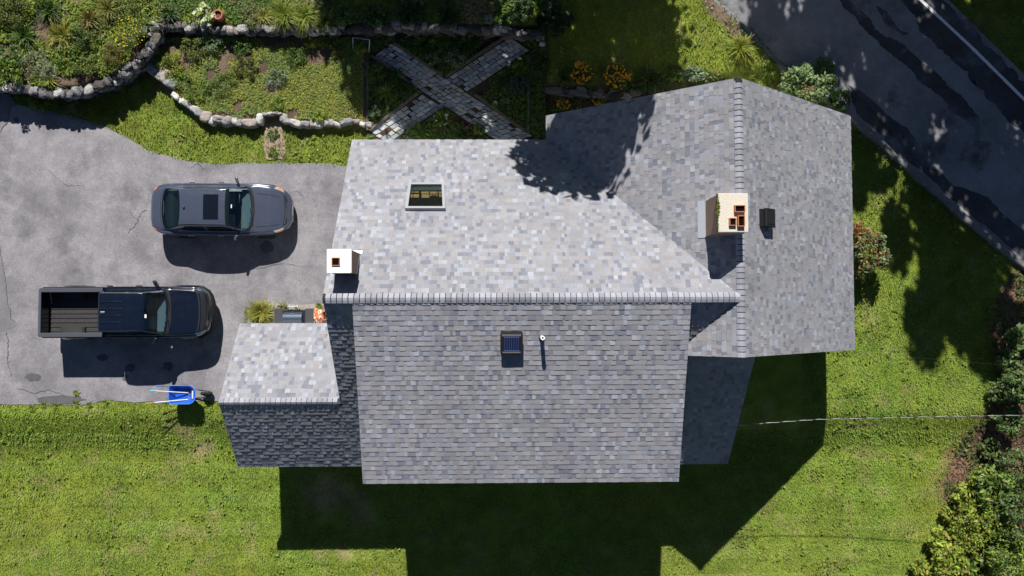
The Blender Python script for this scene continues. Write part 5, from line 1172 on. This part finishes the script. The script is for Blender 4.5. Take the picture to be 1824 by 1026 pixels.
# right of the paths
ORG = (.8, .36, .012)
shrub(1036, 132, 24, .5, GREEN + DARKG, 'orange coneflower clump, left of the two on the lawn edge', 700, .09, .04, flowers=(75, ORG, .085), name='flower_clump', cat='flowers', group='orange coneflowers')
shrub(1098, 138, 28, .5, GREEN + DARKG, 'orange coneflower clump, right of the two on the lawn edge', 800, .09, .04, flowers=(95, ORG, .085), name='flower_clump', cat='flowers', group='orange coneflowers', ry=22)
shrub(1003, 187, 14, .4, GREEN, 'small orange flower clump below the stone edging', 300, .08, .04, flowers=(34, ORG, .07), name='flower_clump', cat='flowers', group='orange coneflowers')
shrub(1067, 181, 16, .4, GREEN + DARKG, 'yellow orange flowers peeping out at the roof edge', 300, .08, .04, flowers=(34, (.85, .5, .02), .07), name='flower_clump', cat='flowers', group='orange coneflowers', ry=9)
gc_(1158, 140, 32, GREEN + DARKG, 'dark green daylily touching the roof edge', 190, flowers=(4, (.6, .1, .08), .05))
gc_(1005, 133, 16, DARKG + GREEN, 'dark strappy plant left of the orange flowers', 90)
shrub(1205, 135, 18, .4, LIME + GREEN, 'lime leafed plant at the roof edge', 420, .1, .05, ry=14)
shrub(1235, 132, 30, .4, SILV + GREEN + [(.3, .36, .2)], 'pale variegated bush along the wing roof edge', 800, .12, .06, ry=15)
gc_(1322, 84, 34, LIME + YELG, 'big lime daylily between the lawn and the kerb', 240, tip=(.3, .28, .05), wd=.035)
gc_(1375, 122, 22, GREEN + LIME, 'green grass clump beside the large bush', 150, wd=.02)
gc_(1338, 132, 14, LIME, 'small yellow green tuft at the roof peak', 80, wd=.02)
shrub(1442, 150, 58, 1.3, [(.13, .2, .08), (.19, .27, .12), (.09, .15, .05), (.22, .28, .1)], 'large rounded bush with pale and rusty leaves between roof and road', 3200, .13, .07, lobes=9, ry=42)
shrub(1436, 165, 13, 1.35, [(.3, .09, .035), (.22, .07, .03)], 'rusty brown branch tips in the large bush', 240, .1, .05)
shrub(1494, 178, 24, .8, DARKG + GREEN, 'dark green shrub between the large bush and the road', 700, .1, .05, ry=30)
shrub(1470, 118, 20, .6, GREEN, 'green shrub on the road side of the large bush', 600, .1, .05)
shrub(1545, 447, 38, 1.5, [(.12, .16, .05), (.2, .22, .07), (.09, .12, .04), (.2, .26, .14), (.26, .08, .03)], 'round bush with reddish leaves beside the east eave', 2200, .15, .065, lobes=8, ry=58)
shrub(1528, 415, 15, 1.6, [(.32, .1, .035), (.28, .13, .05), (.2, .16, .06)], 'orange red top of the bush at the eave', 320, .13, .05, ry=26)
gc_(463, 556, 28, LIME + YELG, 'yellow green daylily clump left of the barbecue', 430, tip=(.45, .36, .09), wd=.026, flowers=(2, (.8, .2, .15), .06))
shrub(503, 546, 11, .25, YELG + OLIVE, 'small weed left behind the barbecue', 200, .06, .025)
gc_(566, 545, 10, LIME, 'small bright grass tuft right behind the barbecue', 90, wd=.012)
for u, v, k in ((48, 728, 0), (70, 722, 1), (90, 724, 2), (128, 720, 3), (152, 722, 4), (180, 718, 5), (128, 700, 6)):
    gc_(u, v, 9, LIME, 'weed tuft on the ragged lower edge of the driveway', 50, wd=.014, group='weeds on the driveway edge', name='weed_tuft', cat='weed')
# brush at the lower right
BR = [(1822, 940, 40, 2.4, 'D'), (1770, 925, 34, 1.6, 'M'), (1712, 965, 30, 1.2, 'L'), (1660, 1022, 26, .7, 'L'), (1822, 868, 34, 2.2, 'D'), (1822, 600, 30, 1.3, 'D'), (1780, 700, 22, .8, 'D'), (1690, 1000, 42, 1.3, 'L'), (1735, 940, 44, 1.6, 'L'), (1672, 960, 24, .8, 'L'), (1790, 985, 50, 2.0, 'M'), (1762, 870, 44, 1.7, 'M'), (1800, 900, 40, 2.2, 'D'), (1722, 885, 30, 1.2, 'L'), (1805, 830, 40, 1.8, 'D'), (1812, 690, 36, 1.6, 'D'), (1800, 750, 34, 1.1, 'D'), (1795, 645, 28, .9, 'D'), (1640, 1010, 24, .5, 'L'), (1740, 1015, 34, 1.2, 'M'), (1815, 1020, 44, 2.2, 'M'), (1690, 915, 18, .6, 'L'), (1765, 800, 24, .7, 'D')]
BT = {'L': [(.24, .33, .035), (.3, .37, .05), (.18, .27, .035), (.34, .36, .06), (.13, .2, .03), (.3, .24, .07)], 'M': LIME + GREEN + [(.16, .22, .09), (.22, .2, .08)], 'D': GREEN + [(.09, .15, .06), (.13, .19, .08), (.07, .1, .03), (.2, .2, .09)]}
BW = ['tallest, halfway up the right edge of the undergrowth', 'filling the middle of the undergrowth', 'between the lawn and the mixed brush at lower right', 'low on the bottom edge next to the lawn', 'tall on the right edge, just under the cable gap', 'in deep tree shade where the mulch meets the right edge', 'small, on the shaded mulch above the cable', 'in the bottom right undergrowth beside the lawn', 'standing above the lime ones at lower right', 'small and bright on the lawn edge', 'tall by the bottom right corner', 'next to the brown mulch', 'dark against the right edge', 'just below the end of the mulch', 'right of the mulch', 'below the shaded part of the right edge', 'where the cable leaves the photo', 'small, in the tree shade at the right edge', 'low, farthest left of the undergrowth', 'at the bottom edge between lime and dark ones', 'in the very corner', 'tiny, at the foot of the mulch strip', 'low, under the cable']
for i, (u, v, r_, h, t) in enumerate(BR):
    shrub(u, v, r_, h, BT[t], {'L': 'lime green brush ', 'M': 'mixed green brush ', 'D': 'dark green brush '}[t] + BW[i], int(1000 * (r_ / 30) ** 1.5), [.1, .14, .12, .17][i % 4], [.055, .075, .05, .08][i % 4], lobes=[7, 11, 9, 13][i % 4], name='brush', cat='bush', group='undergrowth at the lower right', shell=.15, up=.42)

# ------------------------------------------------------------ uncountable greenery
def scatter(poly, n, seed):
    r = np.random.default_rng(seed); a = np.array(poly); x = r.uniform(max(a[:, 0].min(), -20), min(a[:, 0].max(), 21), n); y = r.uniform(max(a[:, 1].min(), -11), min(a[:, 1].max(), 12.5), n); k = sdf(poly, x, y) < 0; return x[k], y[k]
def lawn():
    r = np.random.default_rng(11); N = 620000
    x = r.uniform(-19.5, 20.5, N); y = r.uniform(-10.8, 12.2, N)
    dens = .55 + .9 * fbm(x, y, 1.1, 4); k = r.random(N) < dens
    for poly, e in ((DRIVE, -.03), (ROAD, .02), (LEFTBED, 0), (XBED, 0), (MIDBED, 0)): k &= sdf(poly, x, y) > e + .14 * (fbm(x, y, 4., 2) - .5)
    k &= ~((x > XL) & (x < WXE - .6) & (y > YS + .6) & (y < YN - .4)); k &= ~((x > GXL + .5) & (x < XL) & (y > YS + .6) & (y < GYN - .1)); k &= ~((x > WXW + .4) & (x < WXE - .6) & (y > WYS + .3) & (y < WYN - .4))
    for u, v, rr, kk in ((330, 770, 20, .6), (365, 795, 22, .7), (610, 985, 22, .8), (590, 890, 50, .7), (640, 920, 40, .6)):
        p = G(u, v); d = np.hypot(x - p.x, y - p.y) * 51 / rr; k &= (r.random(N) > kk * ss(1.4 - d))
    d = sdf(MULCH, x, y); k &= (d > .0) | (r.random(N) < .06)
    k &= sdf(SOILS[4], x, y) > 0
    x = x[k]; y = y[k]; n = len(x); z = terr(x, y)
    az = np.where(y < -3.2, np.where(np.sin(y * 6.1 + .35 * np.sin(x * .5)) > 0, 1.57, -1.57) + r.normal(size=n) * 1.25, fbm(x * .8, y * .8, 1.2, 2) * 9 + r.normal(size=n) * 1.1); L = .062 * (.5 + 1.1 * r.random(n)) * (.8 + .5 * fbm(x, y, .6, 3)); lean = .25 + .75 * r.random(n); wd = .009 + .012 * r.random(n)
    cx, sx_ = np.cos(az), np.sin(az)
    v = np.empty((n, 3, 3)); v[:, 0] = np.stack([x - sx_ * wd, y + cx * wd, z - .005], 1); v[:, 1] = np.stack([x + sx_ * wd, y - cx * wd, z - .005], 1); v[:, 2] = np.stack([x + cx * L * lean, y + sx_ * L * lean, z + L * np.sqrt(np.maximum(1 - .75 * lean ** 2, .1))], 1)
    g1 = fbm(x, y, .33, 4); g2 = fbm(x + 31, y + 7, 1.5, 4); q = r.random(n)
    col = np.stack([.125 + .14 * g1 + .05 * q, .225 + .14 * g1 + .07 * q, .045 + .022 * q], 1)
    yl = (ss((g2 - .54) / .2) * .4 + .5 * ss((-5.2 - y) / 4.0) * ss((g1 - .28) / .3))[:, None]; col = col * (1 - yl) + np.array([.36, .375, .11]) * yl
    dry = (r.random(n) < .06)[:, None]; col = np.where(dry, np.array([[.34, .29, .14]]), col)
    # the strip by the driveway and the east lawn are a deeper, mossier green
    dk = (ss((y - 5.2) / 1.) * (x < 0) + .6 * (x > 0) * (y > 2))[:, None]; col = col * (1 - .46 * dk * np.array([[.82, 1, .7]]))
    # mowing passes leave the blades lying one way, then the other
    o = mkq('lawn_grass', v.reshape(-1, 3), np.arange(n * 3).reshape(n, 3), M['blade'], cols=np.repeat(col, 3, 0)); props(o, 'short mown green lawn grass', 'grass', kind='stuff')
lawn()
def clover():
    r = np.random.default_rng(12); V = []; F = []; Cc = []; k = 0
    x = r.uniform(-19, 20, 6500); y = r.uniform(-10.5, 12, 6500); w_ = ss((fbm(x, y, .8, 3) - .42) / .2); ok = r.random(6500) < w_ + .12
    for poly in (DRIVE, ROAD, LEFTBED, XBED, MIDBED, MULCH): ok &= sdf(poly, x, y) > .05
    ok &= ~((x > XL) & (x < WXE - .4) & (y > YS + .5) & (y < YN)); ok &= ~((x > GXL + .4) & (x < XL) & (y > YS + .5) & (y < GYN))
    x = x[ok]; y = y[ok]; z = terr(x, y)
    ex = np.concatenate([np.full(60, G(u, v).x) + r.normal(size=60) * s for u, v, s in ((1453, 842, .12), (1510, 697, .12), (1530, 695, .15), (1320, 965, .16), (1340, 800, .2), (1470, 1010, .2), (620, 968, .06))])
    ey = np.concatenate([np.full(60, G(u, v).y) + r.normal(size=60) * s for u, v, s in ((1453, 842, .12), (1510, 697, .1), (1530, 695, .1), (1320, 965, .16), (1340, 800, .3), (1470, 1010, .2), (620, 968, .06))])
    m = 5; n0 = len(x); X = np.concatenate([np.repeat(x, m) + r.normal(size=n0 * m) * .05, ex]); Y = np.concatenate([np.repeat(y, m) + r.normal(size=n0 * m) * .05, ey]); Z = terr(X, Y) + .05 + .03 * r.random(len(X)); n = len(X)
    s = .022 + .03 * r.random(n); az = r.random(n) * 6.28; tl = r.normal(size=(n, 2)) * .35
    a = np.stack([np.cos(az), np.sin(az), tl[:, 0]], 1) * s[:, None]; b = np.stack([-np.sin(az), np.cos(az), tl[:, 1]], 1) * s[:, None] * .7; c = np.stack([X, Y, Z], 1)
    v = np.stack([c - a, c + b, c + a, c - b], 1).reshape(-1, 3); col = np.array(LIME + LIME + [(.22, .3, .06)])[r.integers(0, 7, n)] * (.8 + .4 * r.random(n))[:, None]
    o = mkq('lawn_weeds', v, np.arange(n * 4).reshape(n, 4), M['foliage'], cols=np.repeat(col, 4, 0)); props(o, 'broad leaved weeds scattered through the lawn', 'weeds', kind='stuff')
clover()
PATH1 = PL([(697, 77), (950, 243), (893, 256), (662, 102)], .2); PATH2 = PL([(909, 66), (943, 90), (690, 256), (655, 232)], .2)
def bedcover(name, poly, n, cols, label, seed, hmax=.14, gate=.45, size=.045, extra=None, bare=(), inset=0):
    r = np.random.default_rng(seed); x, y = scatter(poly, n, seed); g = fbm(x + seed, y, .9, 4); ok = g > gate - .06 * r.random(len(x))
    if extra is not None: ok |= extra(x, y, r)
    for u, v, a, b in bare:
        p = G(u, v); ok &= r.random(len(x)) > 1.05 * ss(1.5 - np.hypot((x - p.x) * 51 / a, (y - p.y) * 51 / b) + 1.2 * (fbm(x, y, 3.1, 3) - .5))
    if poly is XBED:
        for st_ in (PATH1, PATH2): ok &= sdf(st_, x, y) > .06
    if inset: ok &= sdf(poly, x, y) < inset
    x = x[ok]; y = y[ok]; g = g[ok]; n = len(x); z = terr(x, y) + hmax * r.random(n) * (.4 + g) + .01
    s = size * (.5 + r.random(n)); az = r.random(n) * 6.28; t = r.normal(size=(n, 2)) * .38
    a = np.stack([np.cos(az), np.sin(az), t[:, 0]], 1) * s[:, None]; b = np.stack([-np.sin(az), np.cos(az), t[:, 1]], 1) * s[:, None] * .42; c = np.stack([x, y, z], 1)
    v = np.stack([c - a, c + b, c + a, c - b], 1).reshape(-1, 3); ci = (g * 7 + r.random(n) * 2).astype(int) % len(cols); col = np.array(cols)[ci] * (.75 + .5 * r.random(n))[:, None]
    o = mkq(name, v, np.arange(n * 4).reshape(n, 4), M['foliage'], cols=np.repeat(col, 4, 0)); props(o, label, 'weeds', kind='stuff')
MIDBARE = [(398, 112, 9, 20), (412, 92, 12, 12), (375, 132, 8, 12), (490, 155, 14, 10), (345, 86, 40, 8), (300, 84, 20, 8), (560, 104, 34, 12), (590, 96, 20, 10), (520, 203, 14, 8), (452, 212, 16, 7), (425, 190, 10, 12), (470, 120, 8, 16), (395, 205, 20, 6)]
def mid_extra(x, y, r):
    p = G(570, 165); q = G(600, 195); d = np.hypot((x - p.x) / 1.6, (y - p.y) / 1.1); return (r.random(len(x)) < ss(1.5 - d))
bedcover('bed_weeds', MIDBED, 60000, [(.22, .29, .05), (.3, .34, .06), (.17, .24, .055), (.36, .37, .06), (.26, .32, .06), (.18, .26, .08)], 'low weeds and seedlings covering the weedy bed', 31, .1, .43, .03, mid_extra, MIDBARE, -.16)
bedcover('bed_weeds', LEFTBED, 42000, GREEN + LIME + OLIVE + DARKG[:1] + YELG[2:], 'mixed low greenery filling the shrub bed', 32, .16, .46, .05)
bedcover('bed_weeds', UPPER, 42000, LIME + GREEN[:2] + DRYG[:2] + YELG, 'rough grass and low plants on the terrace', 33, .1, .36, .045)
bedcover('bed_weeds', XBED, 22000, GREEN + GREEN + LIME[2:], 'low greenery in the soil between the cobbled paths', 34, .14, .42, .045)
bedcover('bed_weeds', SOILS[3], 7000, DARKG + GREEN, 'low greenery in the flower border by the wing roof', 35, .14, .46, .05)
bedcover('bed_weeds', MULCH, 14000, DARKG + GREEN, 'sparse green sprouts on the brown mulch', 36, .12, .56, .05)
bedcover('bed_weeds', PL([(1235, -20), (1285, 0), (1340, 50), (1395, 110), (1455, 155), (1520, 205), (1600, 290), (1720, 395), (1824, 480), (1824, 500), (1700, 410), (1580, 300), (1500, 215), (1440, 170), (1370, 118), (1300, 70), (1250, 20)], .2), 6000, LIME + GREEN + DRYG, 'ragged verge plants along the kerb', 37, .16, .42, .05)
def litter():
    r = np.random.default_rng(44); x, y = scatter(MULCH, 9000, 44); z = terr(x, y) + .01 + .03 * r.random(len(x)); n = len(x); az = r.random(n) * 6.28; s = .03 + .06 * r.random(n); t = r.normal(size=(n, 2)) * .3
    a = np.stack([np.cos(az), np.sin(az), t[:, 0]], 1) * s[:, None]; b = np.stack([-np.sin(az), np.cos(az), t[:, 1]], 1) * s[:, None] * .3; c = np.stack([x, y, z], 1)
    v = np.stack([c - a, c + b, c + a, c - b], 1).reshape(-1, 3); col = np.array([(.17, .115, .075), (.1, .07, .05), (.25, .17, .115), (.07, .05, .037)])[r.integers(0, 4, n)]
    o = mkq('leaf_litter', v, np.arange(n * 4).reshape(n, 4), M['foliage'], cols=np.repeat(col, 4, 0)); props(o, 'brown leaf litter and bark chips under the brush', 'leaf litter', kind='stuff')
litter()
# ------------------------------------------------------------ trees around the plot (they stand outside the photo's edge and shade it)
def tree(x, y, z, rx, rz, label, n=5200, L=.3, trunk_to=None, seed=1, lobes=16, cols=None, ry=None, dens=.35, name='tree'):
    r = random.Random(seed); g = np.random.default_rng(seed); ry = ry or rx; t = empty(name, (x, y, 0), 0, label, 'tree')
    blobs = [((0, 0, z), (rx * .45, ry * .45, rz * .5))]
    for i in range(lobes):
        a = r.uniform(0, 6.28); b = r.uniform(-1, 1); k = r.uniform(.5, .8); c_ = math.sqrt(1 - b * b)
        s = r.uniform(.24, .4); blobs.append(((math.cos(a) * c_ * rx * k, math.sin(a) * c_ * ry * k, z + b * rz * k), (rx * s, ry * s, rz * s * .8)))
    V, F, Cc = leaves(n, (0, 0, 0), None, L, L * .62, cols or (GREEN + DARKG), blobs=blobs, shell=dens, zmin=.5, r_=g)
    mkq('crown', V, F, M['foliage'], t, cols=Cc)
    m = MB(); h = z; m.tube([(0, 0, -.1), (0, 0, h * .25), (.08, .05, h * .6), (0, 0, h)], [.26, .2, .15, .06], 9)
    for c, s in blobs[1:]: m.tube([(.03, .02, max(h * .45, c[2] - rz * .45)), (c[0] * .5, c[1] * .5, c[2] - .25 * rz * .5), c], [.075, .05, .015], 6)
    m.build('trunk', M['bark'], t); return t
tree(1.75, 12.9, 7.8, 3.6, 4.4, 'tall leafy tree beyond the lawn, shading the wing roof', 9500, .44, seed=1, lobes=26)
tree(3.0, 18.3, 8.6, 3.3, 3.6, 'tree behind the tall one, shading the lawn above the wing', 5600, .42, seed=12, lobes=16)
tree(-3.6, 19.0, 8.5, 3.4, 3.4, 'dense tree north of the garden, shading the cobbled paths', 10000, .38, seed=2, lobes=24)
tree(9.6, 22.0, 9.0, 2.9, 3.2, 'tree by the road, shading its upper stretch', 3600, .44, seed=3)
tree(11.6, 19.6, 9.6, 1.9, 2.2, 'small tree beside the road, next to the one shading its upper stretch', 1300, .42, seed=13)
tree(14.4, 13.6, 10.5, 1.7, 4.0, 'narrow tree beside the road, shading the east lawn', 5200, .36, seed=24, lobes=11)
tree(13.4, 20.5, 10.0, 3.6, 4.0, 'broad tree across the road, shading the asphalt', 2700, .46, seed=5)
tree(15.4, 14.6, 9.0, 2.2, 2.8, 'middling tree across the road between two broad ones', 1500, .42, seed=14)
tree(16.0, 12.2, 11.8, 1.7, 2.6, 'slim tree across the road, shading the middle of the east lawn', 3600, .34, seed=16, lobes=10)
tree(18.0, 15.6, 9.5, 3.6, 4.0, 'broad tree across the road at the right', 3200, .46, seed=6)
tree(17.6, 21.6, 9.5, 3.4, 3.6, 'tree far across the road, shading the grass beyond it', 9500, .38, seed=15)
tree(21.2, 8.6, 9.0, 3.3, 4.2, 'tree right of the photo, shading the brush', 9000, .36, seed=7)
tree(12.2, 15.4, 9.2, 1.3, 1.3, 'smallest tree beside the road, shading the grass by the wing corner', 1500, .34, seed=33, lobes=9)
